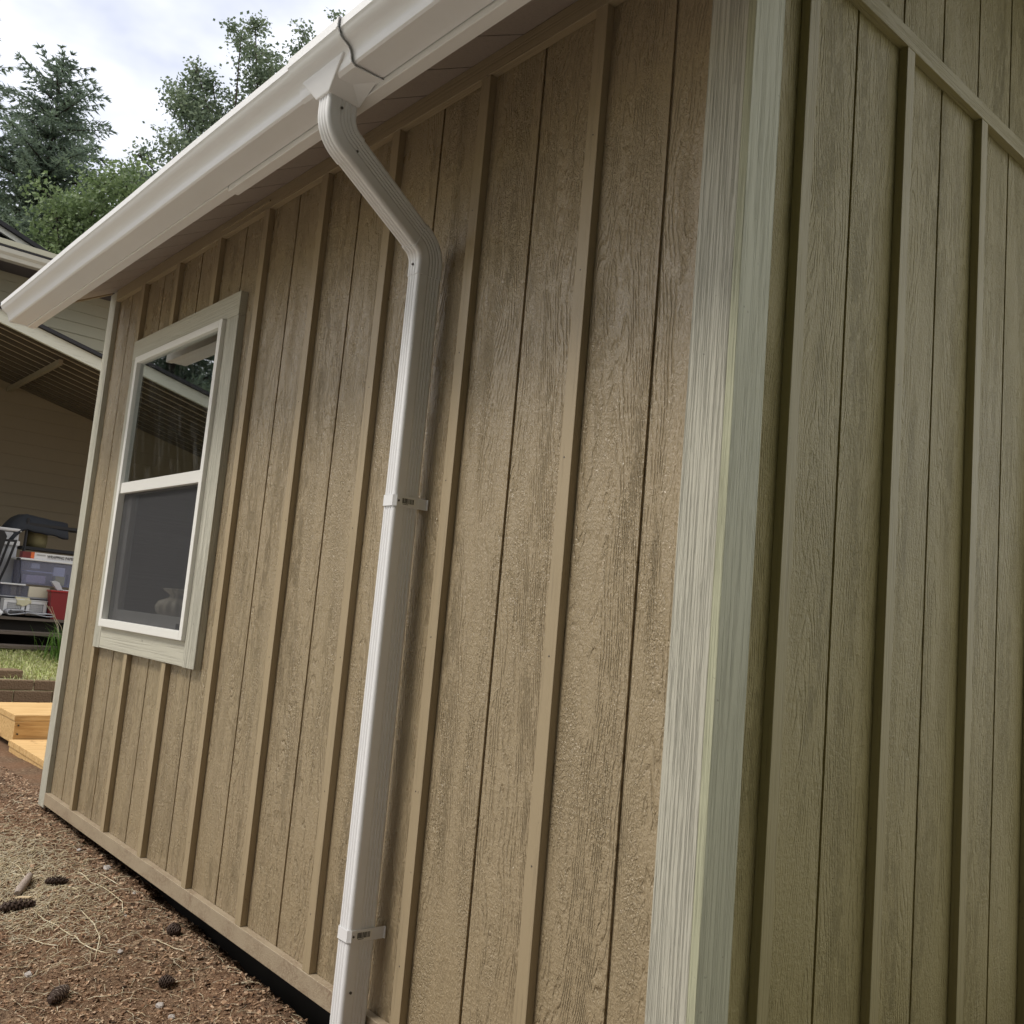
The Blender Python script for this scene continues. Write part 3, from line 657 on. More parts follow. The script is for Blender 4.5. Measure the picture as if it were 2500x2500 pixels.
def strap(zc):
    m = MB(); h = .0135; g_ = .0012; W2, D2 = .025+g_, .037+g_; cx, cy = -.905, -.0635
    P = [(cx-W2, cy+D2+.022), (cx-W2, cy-D2+.006), (cx-W2+.006, cy-D2), (cx+W2-.007, cy-D2), (cx+W2, cy-D2+.007), (cx+W2, cy+D2+.020)]
    Q = [(cx-W2-.0012, cy+D2+.022), (cx-W2-.0012, cy-D2+.006), (cx-W2+.006, cy-D2-.0012), (cx+W2-.0065, cy-D2-.0012), (cx+W2+.0012, cy-D2+.007), (cx+W2+.0012, cy+D2+.020)]
    n = len(P); V = [(p[0], p[1], zc-h) for p in P]+[(p[0], p[1], zc+h) for p in P]+[(p[0], p[1], zc-h) for p in Q]+[(p[0], p[1], zc+h) for p in Q]
    F = []
    for i in range(n-1): F += [(i, i+1, n+i+1, n+i), (2*n+i+1, 2*n+i, 3*n+i, 3*n+i+1), (n+i, n+i+1, 3*n+i+1, 3*n+i), (i+1, i, 2*n+i, 2*n+i+1)]
    F += [(0, n, 3*n, 2*n), (n-1, 2*n+n-1, 3*n+n-1, n+n-1)]
    m.add(V, F); st = m.build('strap', M_['gutter'], ds)
    m = MB(); m.box(cx+W2+.0014, cx+W2+.006, -.0065, -.0003-.004, zc-h, zc+h); m.box(cx+W2+.0005, cx+W2+.0018, -.03, -.0045, zc-h, zc+h); m.build('strap_foot', M_['gutter'], st)
    xs = cx+W2+.0012
    m = MB(); m.box(xs+.0002, xs+.0006, -.083, -.040, zc-.0085, zc+.0095); m.build('sticker', M_['vinyl'], st)
    m = MB(); yy = -.0795; random.seed(int(zc*100))
    while yy < -.045:
        wd = random.choice([.0011,.0018,.0026]); m.box(xs+.0007, xs+.0010, yy, yy+wd, zc-.005, zc+.0075); yy += wd+random.choice([.0010,.0016])
    m.box(xs+.0007, xs+.0010, -.078, -.062, zc-.0078, zc-.0066); m.build('barcode', M_['black'], st)
    m = MB(); m.tube([(xs, -.090, zc), (xs+.0022, -.090, zc)], .0026, 10); m.build('screw', M_['screw'], st)
strap(1.217); strap(.195)
for nm, (p, ax) in {'a': ((-.7975,-.405,2.066), 'x'), 'b': ((-.814,-.345,1.992), 'x'), 'c': ((-.905,-.1015,1.822), 'y'), 'd': ((-.8795,-.081,.07), 'x')}.items():
    m = MB(); q = Vector(p)+(Vector((.0025,0,0)) if ax == 'x' else Vector((0,-.0035,0))); m.tube([p, q], .0032, 10); m.build('screw', M_['screw'], ds)

# nail heads and dents on battens/trim
nm_ = MB(); random.seed(12)
for i in range(8):
    xr = -3.2001+.4064*i-BW*.5
    zz = .15
    while zz < 2.25:
        if not (i < 3 and .68 < zz < 2.06):
            a_ = xr+random.uniform(-.006, .006); nm_.tube([(a_, -BT+.0005, zz), (a_, -BT-.0006, zz)], .0019, 7)
        zz += random.uniform(.28, .42)
nm_.build('nail_heads', M_['screw'], shed)['kind'] = 'stuff'

# ================================================================== NEIGHBOURING HOUSE
hx = -9.2; RYR, RZR, RS = -.33, 3.57, .25
house = empty('house', (-10.5, .5, .1), 'neighbouring house with lap siding and a gabled porch beyond the shed', 'house')
LAP = plain('lap_siding', (0.46, 0.44, 0.33), .6, .3, namt=.08)
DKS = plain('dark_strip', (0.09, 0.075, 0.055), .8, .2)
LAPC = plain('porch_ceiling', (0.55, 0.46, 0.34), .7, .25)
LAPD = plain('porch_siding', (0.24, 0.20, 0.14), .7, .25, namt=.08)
HTR = board_mat('house_trim', (0.62, 0.62, 0.52), 'y', .25, .001, .55, .2)
def lapwall(x, y0, y1, z0, z1, st, mat, name, parent, dirx=1, clip=None):
    m = MB(); zz = z0
    while zz < z1-.001:
        zt = min(zz+st, z1); ya, yb = y0, y1
        if clip: ya = max(ya, clip(zz))
        if ya >= yb: zz = zt; continue
        m.add([(x+.014*dirx,ya,zz),(x+.014*dirx,yb,zz),(x+.002*dirx,yb,zt),(x+.002*dirx,ya,zt),(x-.03*dirx,ya,zz),(x-.03*dirx,yb,zz),(x-.03*dirx,yb,zt),(x-.03*dirx,ya,zt)],
              [(0,1,2,3),(4,7,6,5),(0,4,5,1),(3,2,6,7),(0,3,7,4),(1,5,6,2)])
        zz = zt
    return m.build(name, mat, parent)
def rz(y): return RZR-RS*abs(y-RYR)
lapwall(hx, -1.25, 6.5, 2.0, 4.30, .118, LAP, 'upper_wall', house, clip=lambda z: RYR+(RZR+.10-z)/RS if z < RZR+.10 else -1.25)
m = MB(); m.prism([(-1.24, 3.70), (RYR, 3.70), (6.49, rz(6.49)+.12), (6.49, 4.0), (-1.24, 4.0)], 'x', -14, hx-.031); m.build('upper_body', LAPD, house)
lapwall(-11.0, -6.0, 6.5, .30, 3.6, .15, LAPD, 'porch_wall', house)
# porch roof: sheathing, rafters, beam, rake boards
def rz(y): return RZR-RS*abs(y-RYR)
for sgn in (-1, 1):
    ye = RYR+sgn*3.9
    m = MB(); m.prism([(RYR, RZR+.0), (ye, rz(ye)), (ye, rz(ye)+.05), (RYR, RZR+.05)] if sgn > 0 else [(ye, rz(ye)), (RYR, RZR), (RYR, RZR+.05), (ye, rz(ye)+.05)], 'x', -11.0, -8.62)
    m.build('porch_roof_deck', LAPC, house)
    m = MB(); m.prism([(RYR, RZR+.052), (ye+sgn*.03, rz(ye)+.05), (ye+sgn*.03, rz(ye)+.085), (RYR, RZR+.087)] if sgn > 0 else [(ye-.03, rz(ye)+.05), (RYR, RZR+.052), (RYR, RZR+.087), (ye-.03, rz(ye)+.085)], 'x', -11.0, -8.55)
    m.build('porch_shingles', M_['shingle'], house)
    m = MB(); m.prism([(RYR, RZR-.07), (ye, rz(ye)-.07), (ye, rz(ye)+.048), (RYR, RZR+.048)] if sgn > 0 else [(ye, rz(ye)-.07), (RYR, RZR-.07), (RYR, RZR+.048), (ye, rz(ye)+.048)], 'x', -8.618, -8.58)
    m.build('rake_board', HTR, house, bevel=.003)
    for k in range(11):
        xx = -8.82-.20*k
        m = MB(); m.prism([(RYR, RZR-.04), (ye, rz(ye)-.04), (ye, rz(ye)-.002), (RYR, RZR-.002)] if sgn > 0 else [(ye, rz(ye)-.04), (RYR, RZR-.04), (RYR, RZR-.002), (ye, rz(ye)-.002)], 'x', xx-.018, xx+.018)
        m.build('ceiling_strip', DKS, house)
m = MB(); m.box(-10.99, -8.9, 1.05, 1.09, rz(1.07)-.105, rz(1.07)-.052); m.build('porch_beam', LAPD, house)
m = MB(); m.box(-9.05, -8.93, 3.2, 3.32, .3, rz(3.26)-.1); m.build('porch_post', HTR, house)
m = MB(); m.box(-9.05, -8.93, -3.98, -3.86, .1, rz(-3.9)-.1); m.build('porch_post', HTR, house)
# upper eave gutter and the gable behind it
t_ = plain('house_gutter', (0.60,0.61,0.56), .4, .5)
m2_ = MB()
m2_.prism([(-8.735,3.93),(-8.65,3.93),(-8.638,3.965),(-8.615,3.99),(-8.605,4.03),(-8.735,4.03)], 'y', -1.4, 6.7); m2_.build('eave_gutter', t_, house, bevel=.003)
m = MB(); m.box(-9.17, -8.74, -1.4, 6.7, 3.965, 3.98); m.build('eave_soffit', plain('dark_soffit', (0.12,0.11,0.12), .8), house)
m = MB(); m.prism([(-8.74,4.033),(-8.60,4.033),(-8.60,4.048),(-14,4.4),(-14,4.1),(-8.74,4.01)], 'y', -1.45, 6.75); m.build('main_roof', M_['shingle'], house)
def z2(y): return 4.38-.355*(y-.42)
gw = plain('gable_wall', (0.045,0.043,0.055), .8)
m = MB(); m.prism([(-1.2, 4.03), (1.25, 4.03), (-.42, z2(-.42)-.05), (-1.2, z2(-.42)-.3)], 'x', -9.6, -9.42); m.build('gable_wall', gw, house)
m = MB(); m.prism([(-.42, z2(-.42)), (1.45, z2(1.45)), (1.45, z2(1.45)+.055), (-.42, z2(-.42)+.055)], 'x', -9.30, -9.26); m.build('gable_rake_board', t_, house)
m = MB(); m.prism([(-.42, z2(-.42)+.057), (1.52, z2(1.52)+.057), (1.52, z2(1.52)+.10), (-.42, z2(-.42)+.10)], 'x', -11, -9.22); m.build('gable_roof', M_['shingle'], house)
m = MB(); m.prism([(-1.3, z2(-.42)-.31), (-.42, z2(-.42)), (-.42, z2(-.42)+.10), (-1.3, z2(-.42)-.2)], 'x', -11, -9.22); m.build('gable_roof', M_['shingle'], house)

# ---- porch deck and its old steps
WOODG = board_mat('weathered_deck', (0.15,0.12,0.095), 'y', .3, .002, .8, .2)
pd = empty('porch_deck', (-10, 1, .25), 'weathered grey porch deck with open steps along its front edge', 'deck')
for k in range(14):
    m = MB(); m.box(-9.0-.142*(k+1)+.004, -9.0-.142*k, -4.0, 4.4, .574, .600); m.build('deck_board', WOODG, pd)
for zz, xf in ((.470, -8.80), (.350, -8.60)):
    m = MB(); m.box(xf-.26, xf, -1.5, 3.3, zz-.028, zz); m.build('tread', WOODG, pd)
m = MB(); m.box(-9.10, -9.06, -4, 4.4, .2, .572); m.build('rim_joist', M_['dark'], pd)
for y_ in (-.6, .75, 2.2):
    m = MB(); m.prism([(-9.05,.2),(-8.62,.2),(-8.62,.32),(-8.85,.32),(-8.85,.44),(-9.05,.44)], 'y', y_, y_+.04); m.build('stringer', M_['dark'], pd)

# ---- things on the porch
def bx(name, mat, parent, *a, bevel=.004):
    m = MB(); m.box(*a); return m.build(name, mat, parent, bevel=bevel)
DZ = .601
cab = empty('storage_cabinet', (-9.62,.93,DZ), 'tall pale grey plastic cabinet standing on the porch behind the folded chair', 'cabinet')
GRP = plain('grey_plastic', (0.50,0.51,0.53), .45); WHP = plain('white_plastic', (0.72,0.72,0.72), .4)
bx('body', GRP, cab, -9.85, -9.50, .62, 1.075, DZ, 1.44, bevel=.02)
bx('lid', WHP, cab, -9.87, -9.485, .60, 1.09, 1.442, 1.475, bevel=.012)
bx('side_rail', WHP, cab, -9.499, -9.475, .60, 1.085, 1.30, 1.35, bevel=.008)
ch = empty('folded_chair', (-9.36,.86,DZ), 'black folded chair leaning against the pale cabinet on the porch', 'chair')
m = MB(); m.prism([(.58,1.02),(.86,1.0),(.93,1.38),(.90,1.43),(.60,1.44)], 'x', -9.40, -9.35); m.build('backrest', M_['black'], ch, bevel=.015)
for (ya, yb) in ((.93,.86),(.99,.92)):
    m = MB(); m.tube([(-9.37,yb-.09,DZ),(-9.37,ya-.02,1.1),(-9.37,ya+.03,1.34)], .012, 8); m.build('leg', M_['black'], ch)
m = MB(); m.tube([(-9.37,.88,1.34),(-9.37,1.03,1.345)], .012, 8); m.build('armrest', M_['black'], ch)
rk = empty('metal_shelf', (-9.7,1.4,DZ), 'black metal shelf rack behind the plastic boxes on the porch', 'shelf')
for y_ in (1.14, 1.9):
    for x_ in (-9.52, -9.88):
        m = MB(); m.tube([(x_,y_,DZ),(x_,y_,1.60)], .014, 8); m.build('post', M_['black'], rk)
for z_ in (.70, 1.30, 1.545):
    m = MB(); m.box(-9.89, -9.51, 1.12, 1.92, z_-.02, z_+.01); m.build('shelf_board', M_['black'], rk)
tp = MB(); random.seed(8)
prof = []
nY = 14; nX = 8; V = []; F = []
for i in range(nY+1):
    for j in range(nX+1):
        fy = i/nY; fx = j/nX; yy = .98+fy*.56; zz = 1.66-.06*fy-(.17*(1-min(1, fy*3.4))**2)-.16*(max(0, fx-.72)/.28)**1.5 + .012*noise.noise(Vector((fy*6, fx*5, 1)))
        V.append((-9.92+fx*.44, yy, zz))
for i in range(nY):
    for j in range(nX): F.append((i*(nX+1)+j, i*(nX+1)+j+1, (i+1)*(nX+1)+j+1, (i+1)*(nX+1)+j))
tp.add(V, F, True); o = tp.build('folded_tarp', plain('charcoal_fabric', (0.045,0.05,0.06), .85, .2)); sm = o.modifiers.new('thick', 'SOLIDIFY'); sm.thickness = .03
tag(o, 'charcoal padded cover draped over the top of the black shelf rack', 'cover')
# paper bag like sack on the shelf
m = MB(); V, F = lathe([(.0,0),(.09,0),(.10,.06),(.095,.13),(.07,.19),(.0,.20)], 0, 0, 0, 14, .08, 3)
m.add([(-9.66+v[0], 1.28+v[1]*1.1, 1.312+v[2]) for v in V], F, True); tag(m.build('burlap_sack', plain('burlap', (0.24,0.21,0.11), .9, .1, nscale=90, namt=.5)), 'mottled olive sack on the upper shelf of the black rack', 'sack')
# clear storage bin with things inside
t = NT('clear_plastic'); tr = t.n('ShaderNodeBsdfTransparent'); tr.inputs[0].default_value = (.80,.82,.92,1)
df = t.bsdf((0.42,0.43,0.52), .25, None, spec=.6); mm = t.n('ShaderNodeMixShader'); mm.inputs[0].default_value = .22; t.put(mm.inputs[1], tr.outputs[0]); t.put(mm.inputs[2], df); CLR = t.done(mm.outputs[0])
cb = empty('storage_bin', (-9.40,1.40,.92), 'large clear plastic storage bin with a white lid under the wrapping paper box', 'bin')
m = MB(); 
m.prism([(1.085,.925),(1.70,.925),(1.735,1.16),(1.055,1.16)], 'x', -9.206, -9.200); m.prism([(1.085,.925),(1.70,.925),(1.735,1.16),(1.055,1.16)], 'x', -9.63, -9.624)
m.box(-9.623, -9.207, 1.062, 1.070, .93, 1.16); m.box(-9.623, -9.207, 1.715, 1.723, .93, 1.16); m.box(-9.62, -9.207, 1.08, 1.70, .926, .932)
m.build('bin_body', CLR, cb)
bx('bin_lid', WHP, cb, -9.645, -9.185, 1.03, 1.76, 1.161, 1.182, bevel=.008)
bx('lid_latch', M_['black'], cb, -9.24, -9.18, 1.018, 1.045, 1.150, 1.178)
its = [('tissue_box', (0.70,0.70,0.66), (-9.30,-9.22,1.16,1.24,1.085,1.14), 'cream packet leaning inside the clear bin'),
       ('shelf_tray', (0.62,0.63,0.70), (-9.40,-9.215,1.12,1.40,1.05,1.062), 'lilac plastic tray lying across the inside of the clear bin'),
       ('paper_packet', (0.55,0.46,0.48), (-9.38,-9.225,1.13,1.31,.94,1.02), 'pinkish paper packet at the bottom of the clear bin'),
       ('photo_card', (0.74,0.74,0.72), (-9.24,-9.215,1.37,1.48,1.03,1.12), 'white printed card standing in the clear bin'),
       ('yellow_carton', (0.55,0.50,0.10), (-9.32,-9.22,1.395,1.49,.935,1.03), 'small yellow carton in the clear bin'),
       ('dark_bottle', (0.05,0.05,0.07), (-9.32,-9.22,1.52,1.58,.935,1.06), 'dark bottle in the clear bin near the shed corner')]
for n_, c_, b_, l_ in its:
    m = MB(); m.box(*b_); o = m.build(n_, plain(n_, c_, .5), bevel=.006); tag(o, l_, n_.replace('_', ' '))
wp = empty('wrapping_paper_box', (-9.3,1.42,1.183), 'long white WRAPPING PAPER box with an orange band and dark red end', 'box')
bx('white_sleeve', WHP, wp, -9.33, -9.215, 1.172, 1.86, 1.183, 1.247, bevel=.002)
bx('orange_band', plain('orange_card', (0.75,0.16,0.04), .5), wp, -9.331, -9.214, 1.139, 1.1715, 1.183, 1.2475, bevel=.002)
bx('red_end', plain('dark_red_card', (0.16,0.02,0.02), .5), wp, -9.33, -9.215, 1.062, 1.1385, 1.183, 1.247, bevel=.002)
def text(body, size, loc, parent, mat, name, bold=0.0, xs=1.0):
    cu = bpy.data.curves.new(name, 'FONT'); cu.body = body; cu.size = size; cu.extrude = .0008; cu.offset = bold
    ob = bpy.data.objects.new(name+'_tmp', cu); col.objects.link(ob); bpy.context.view_layer.update()
    me = bpy.data.meshes.new_from_object(ob.evaluated_get(bpy.context.evaluated_depsgraph_get())); bpy.data.objects.remove(ob)
    me.materials.clear(); me.materials.append(mat)
    po = ORG[parent.name]
    R = Matrix(((0,0,1),(1,0,0),(0,1,0)))     # text x -> world y, text y -> world z, normal -> +x
    for v in me.vertices:
        q = R @ Vector((v.co.x*xs, v.co.y, v.co.z)); v.co = q + Vector(loc) - po
    o = bpy.data.objects.new(name, me); col.objects.link(o); o.parent = parent; return o
text('WRAPPING PAPER', .040, (-9.2145,1.292,1.203), wp, M_['black'], 'printed_words', .0012, .80)
m = MB(); m.tube([(-9.2145, 1.192+.083*k/24, 1.227+.0045*math.sin(k*1.9)) for k in range(25)], .0016, 4); m.build('printed_script', M_['black'], wp)
m = MB(); m.box(-9.2149, -9.2140, 1.19, 1.275, 1.2165, 1.2185); m.box(-9.2149, -9.2140, 1.292, 1.52, 1.1945, 1.1958); m.build('printed_line', M_['black'], wp)
# lower white-lidded box, baskets, cloth, tote, mat
lb = empty('lidded_box', (-9.35,1.05,.80), 'shallow clear box with a white lid beside the large storage bin', 'box')
bx('box_body', CLR, lb, -9.5, -9.215, .93, 1.16, .80, .905); bx('box_lid', WHP, lb, -9.52, -9.19, .90, 1.13, .906, .922, bevel=.006)
lc = empty('paper_carton', (-9.35,1.25,.80), 'cream carton under the large storage bin, between the lidded box and the red tote', 'carton')
bx('carton_body', plain('cream_card', (0.62,0.57,0.45), .7), lc, -9.5, -9.205, 1.165, 1.36, .80, .905)
cr = empty('plastic_crate', (-9.4,1.2,DZ), 'dark low crate carrying the boxes and the storage bin', 'crate')
bx('crate_body', plain('blue_grey_plastic', (0.12,0.13,0.15), .6), cr, -9.66, -9.30, .92, 1.78, DZ, .795, bevel=.01)
bx('crate_rim', plain('grey_rim', (0.30,0.31,0.33), .6), cr, -9.67, -9.19, .91, 1.79, .785, .799, bevel=.004)
def basket(y0, y1, lab):
    e = empty('plastic_basket', (-9.2,(y0+y1)/2,DZ), lab, 'basket', 'white plastic baskets on the porch')
    m = MB(); x0, x1 = -9.29, -9.14; z0, z1 = DZ+.022, .765
    m.box(x0, x1, y0, y1, z0-.004, z0); t_h = .004
    ny = 9; nz_ = 5
    m.box(x1-t_h, x1, y0, y1, z1-.03, z1); m.box(x1-t_h, x1, y0, y1, z0, z0+.03)
    m.box(x1-t_h, x1, y0, y0+.03, z0+.03, z1-.03); m.box(x1-t_h, x1, y1-.03, y1, z0+.03, z1-.03)
    for k in range(1, ny): yy = y0+.03+(y1-y0-.06)*k/ny; m.box(x1-t_h*.9, x1-.0003, yy-.0022, yy+.0022, z0+.03, z1-.03)
    for k in range(1, nz_): zz = z0+.03+(z1-z0-.06)*k/nz_; m.box(x1-t_h*.8, x1-.0006, y0+.03, y1-.03, zz-.0022, zz+.0022)
    m.box(x0, x0+t_h, y0, y1, z0, z1); m.box(x0+t_h, x1-t_h, y0, y0+t_h, z0, z1); m.box(x0+t_h, x1-t_h, y1-t_h, y1, z0, z1)
    m.build('basket_body', WHP, e); bx('basket_rim', WHP, e, x0-.006, x1+.006, y0-.006, y1+.006, z1+.0005, z1+.008, bevel=.002)
basket(.945, 1.135, 'left white plastic basket with a cream cloth hanging over its rim'); basket(1.15, 1.335, 'right white plastic basket squeezed against the red tote')
V = []; F = []; n = 10
for i in range(n+1):
    for j in range(n+1):
        fy, fx = i/n, j/n; yy = 1.05+fy*.13+.02*noise.noise(Vector((fx*3, 1, 0))); d_ = max(0, fx-.45)
        V.append((-9.25+min(fx, .55)*.21+.005*d_, yy, .79-.16*d_*(1-.5*abs(fy-.4))+.018*noise.noise(Vector((fy*5, fx*5, 2)))))
for i in range(n):
    for j in range(n): F.append((i*(n+1)+j, i*(n+1)+j+1, (i+1)*(n+1)+j+1, (i+1)*(n+1)+j))
m = MB(); m.add(V, F, True); o = m.build('cream_cloth', plain('cream_cloth', (0.60,0.56,0.38), .9, .1)); o.modifiers.new('thick', 'SOLIDIFY').thickness = .004
tag(o, 'crumpled cream cloth hanging over the left white basket', 'cloth')
rt = empty('red_tote', (-9.2,1.5,DZ), 'dark red plastic tote standing at the front edge of the porch', 'tote')
m = MB(); m.prism([(1.36,DZ),(1.80,DZ),(1.82,.87),(1.335,.87)], 'x', -9.18, -9.05); m.build('tote_body', plain('dark_red_plastic', (0.22,0.012,0.015), .4), rt, bevel=.01)
bx('tote_rim', plain('red_plastic', (0.36,0.02,0.02), .35), rt, -9.19, -9.04, 1.325, 1.83, .871, .888, bevel=.004)
gp = MB(); gp.prism([(1.335,.975),(1.375,.982),(1.41,.968),(1.455,.891),(1.40,.891)], 'x', -9.15, -9.10); tag(gp.build('grey_handle', GRP, bevel=.008), 'rounded pale grey handle piece sticking up out of the red tote', 'handle')
m = MB(); m.box(-9.17, -9.06, 1.44, 1.80, .889, .900); tag(m.build('white_tray', WHP, bevel=.004), 'flat white tray lying on the rim of the red tote', 'tray')
# rolled mat
V = []; F = []; path = []
for k in range(40):
    f = k/39
    if f < .25: a = math.pi*(.5+f/.25); path.append((.985+.028*math.cos(a), .648+.022*math.sin(a)-.003))
    else: g_ = (f-.25)/.75; path.append((.985+.40*g_, .623+.003+.028*math.sin(g_*math.pi*1.2)**2*(1-g_*.3)))
for (yy, zz) in path: V += [(-9.13, yy, zz), (-8.99, yy, zz)]
top_ = [(.985+.40*k/20, .668-.010*math.sin(k/20*3)+.014*math.sin(k/20*math.pi*1.6)**2-.035*(k/20)**3) for k in range(21)]
for k in range(39): F.append((2*k, 2*k+1, 2*k+3, 2*k+2))
m = MB(); m.add(V, F, True); V2 = []
for (yy, zz) in top_: V2 += [(-9.13, yy, zz), (-8.99, yy, zz)]
m.add(V2, [(2*k, 2*k+1, 2*k+3, 2*k+2) for k in range(20)], True)
o = m.build('rolled_mat', plain('grey_felt', (0.50,0.51,0.55), .9, .1)); o.modifiers.new('thick', 'SOLIDIFY').thickness = .007; tag(o, 'grey felt mat folded over itself in front of the white baskets', 'mat')
m = MB(); m.tube([(-8.99,.66,DZ+.05),(-8.99,.80,DZ+.06),(-8.99,.90,DZ+.02)], [.05,.06,.03], 10); tag(m.build('plastic_bag', WHP), 'crumpled white plastic bag at the left edge of the porch', 'bag')

# ---- retaining blocks
BLK = plain('concrete_block', (0.26,0.185,0.12), .95, .1, nscale=45, namt=.5, bumpd=.012, bscale=70)
def block(y0, z0, z1, x0, lab, L=.30, brk=.0):
    m = MB(); n = 6; V = []; F = []
    m.box(x0-.20, x0, y0+.003, y0+L-.003, z0+.002, z1-.001)
    o = m.build('retaining_block', BLK, bevel=.009); tag(o, lab, 'block', 'concrete blocks of the low retaining wall'); return o
for k in range(8):
    y0 = .92-.30*3+.30*k
    block(y0, .045, .132, -7.6, {2: 'top course tan block left of the joint, under the loose block', 3: 'top course tan block between the joint and the shed corner'}.get(k, 'tan wall block out of sight behind the shed or past the left edge'))
    block(y0+.15, -.055, .044, -7.585, {2: 'dark lower course block directly below the joint of the top course', 3: 'dark lower course block touching the shed corner', 1: 'dark lower course block cut off by the left edge'}.get(k, 'tan wall block out of sight behind the shed or past the left edge'))
block(.62, .133, .205, -7.66, 'single loose block lying on top of the low wall at the left edge', .22)

# ---- lawn
GRS = chipmat('grass_blades', [(0.34,0.44,0.12),(0.50,0.56,0.20),(0.66,0.60,0.36),(0.42,0.52,0.15),(0.74,0.68,0.46)], .6)
random.seed(21); mb = MB()
def gblade(mbx, x, y, z, h, w_, lean):
    a = random.uniform(0, 6.283); d = Vector((math.cos(a), math.sin(a), 0)); s_ = Vector((-d.y, d.x, 0))*w_
    p0 = Vector((x, y, z)); p1 = p0+d*lean*h*.4+Vector((0,0,h*.6)); p2 = p0+d*lean*h+Vector((0,0,h*(1-lean*.35)))
    mbx.add([p0-s_, p0+s_, p1+s_*.7, p1-s_*.7, p2], [(0,1,2,3),(3,2,4)])
for _ in range(16000):
    x = -7.62-random.random()**.8*1.3; y = random.uniform(-.4, 2.0); gblade(mb, x, y, hf(x, y)-.004, random.uniform(.02, .075), random.uniform(.0015, .004), random.uniform(.4, 1.3))
for _ in range(5000):
    x = random.uniform(-8.6, -7.62); y = random.uniform(-6, 6); gblade(mb, x, y, hf(x, y)-.004, random.uniform(.02, .07), random.uniform(.003, .006), random.uniform(.4, 1.3))
tag(mb.build('lawn_grass', GRS), 'bright patchy grass between the low block wall and the porch', 'grass', kind='stuff')
# weed clump at the shed corner
wd = MB(); random.seed(5)
for _ in range(520):
    a = random.uniform(0, 6.283); r_ = random.gauss(0, .13); x = -8.35+r_*math.cos(a)*.8; y = 1.42+r_*math.sin(a)
    hh = random.uniform(.10, .42); gblade(wd, x, y, hf(x, y), hh, random.uniform(.003, .007), random.uniform(.2, 1.0))
tag(wd.build('weed_clump', plain('weed_green', (0.13,0.26,0.045), .5, .3, nscale=20, namt=.3)), 'tall bright green weeds in front of the red tote', 'weeds')
rs = MB()
for k in range(9):
    a = random.uniform(-1.3, 1.3); b = Vector((-8.6, 1.42+random.uniform(-.06,.06), .3)); rs.tube([b, b+Vector((0,.1*math.sin(a),.25)), b+Vector((.02,.28*math.sin(a),.42+.06*random.random()))], .003, 4)
tag(rs.build('dry_stems', M_['straw']), 'arching dry reddish stems rising above the weeds before the red tote', 'stems')

# ---- new timber steps
t = NT('new_lumber'); P, x, y, z = t.pos()
g1 = t.noise(t.comb(t.math('MULTIPLY', x, 60), t.math('MULTIPLY', y, 3.5), t.math('MULTIPLY', z, 60)), 1.0, 4.0, .6, .8)
c = t.ramp(g1, [(.3, (0.42,0.24,0.09)), (.5, (0.60,0.39,0.17)), (.7, (0.70,0.50,0.25))])
kn = t.ramp(t.noise(P, 9.0, 2.0), [(.70, 0.0), (.76, 1.0)]); c = t.mix(t.math('MULTIPLY', kn, .6), c, (0.20,0.09,0.03))
LUM = t.done(t.bsdf(c, .6, t.bump(g1, .001), spec=.3))
st = empty('timber_steps', (-5.2,1.3,-.12), 'new yellow timber steps of two levels behind the far corner of the shed', 'steps')
def level(x0, n, ztop, y0, y1, lab):
    for k in range(n):
        m = MB(); m.box(x0+.1405*k, x0+.1405*(k+1)-.003, y0, y1, ztop-.038, ztop); m.build('step_board', LUM, st, bevel=.003)
    m = MB(); m.box(x0+.1405*n-.04, x0+.1405*n-.004, y0+.005, y1, ztop-.178, ztop-.0385); m.build('riser_board', LUM, st, bevel=.003)
    m = MB(); m.box(x0+.01, x0+.1405*n-.042, y0+.006, y0+.044, ztop-.178, ztop-.0385); m.build('side_board', LUM, st, bevel=.003)
level(-6.275, 5, .10, .302, 2.4, '')
level(-5.572, 9, -.052, .285, 2.4, '')
sm_ = MB()
for (a_, b_) in ((.33,.035),(.33,-.02)): sm_.tube([(-5.576,a_,b_),(-5.5735+.0022,a_,b_)], .006, 8)
sm_.build('screw_heads', M_['screw'], st)

# ================================================================== TREES
BARK = plain('bark', (0.075,0.062,0.055), .9, .1, nscale=25, namt=.4, bumpd=.01, bscale=30)
def leafmat(name, cols, tr_=.25):
    t = NT(name); P, x, y, z = t.pos(); v = t.noise(P, 2.2, 3.0); v2 = t.noise(P, 23.0, 2.0)
    c = t.ramp(t.math('ADD', t.math('MULTIPLY', v, .5), t.math('MULTIPLY', v2, .5)), [(.36, cols[0]), (.5, cols[1]), (.64, cols[2])])
    a = t.bsdf(c, .55, spec=.3); b = t.n('ShaderNodeBsdfTranslucent'); t.put(b.inputs[0], c); mm = t.n('ShaderNodeMixShader'); mm.inputs[0].default_value = tr_
    t.put(mm.inputs[1], a); t.put(mm.inputs[2], b.outputs[0]); return t.done(mm.outputs[0])
NEED = leafmat('spruce_needles', [(0.085,0.12,0.10),(0.15,0.20,0.15),(0.22,0.28,0.19)], .4)  # needle greens lightened to carry lens haze
LEAF = leafmat('oak_leaves', [(0.085,0.12,0.085),(0.15,0.20,0.13),(0.25,0.30,0.19)], .3)  # leaf greens raised for the same veil of haze
LEAF2 = leafmat('bright_leaves', [(0.08,0.12,0.06),(0.15,0.21,0.09),(0.26,0.34,0.15)], .35)
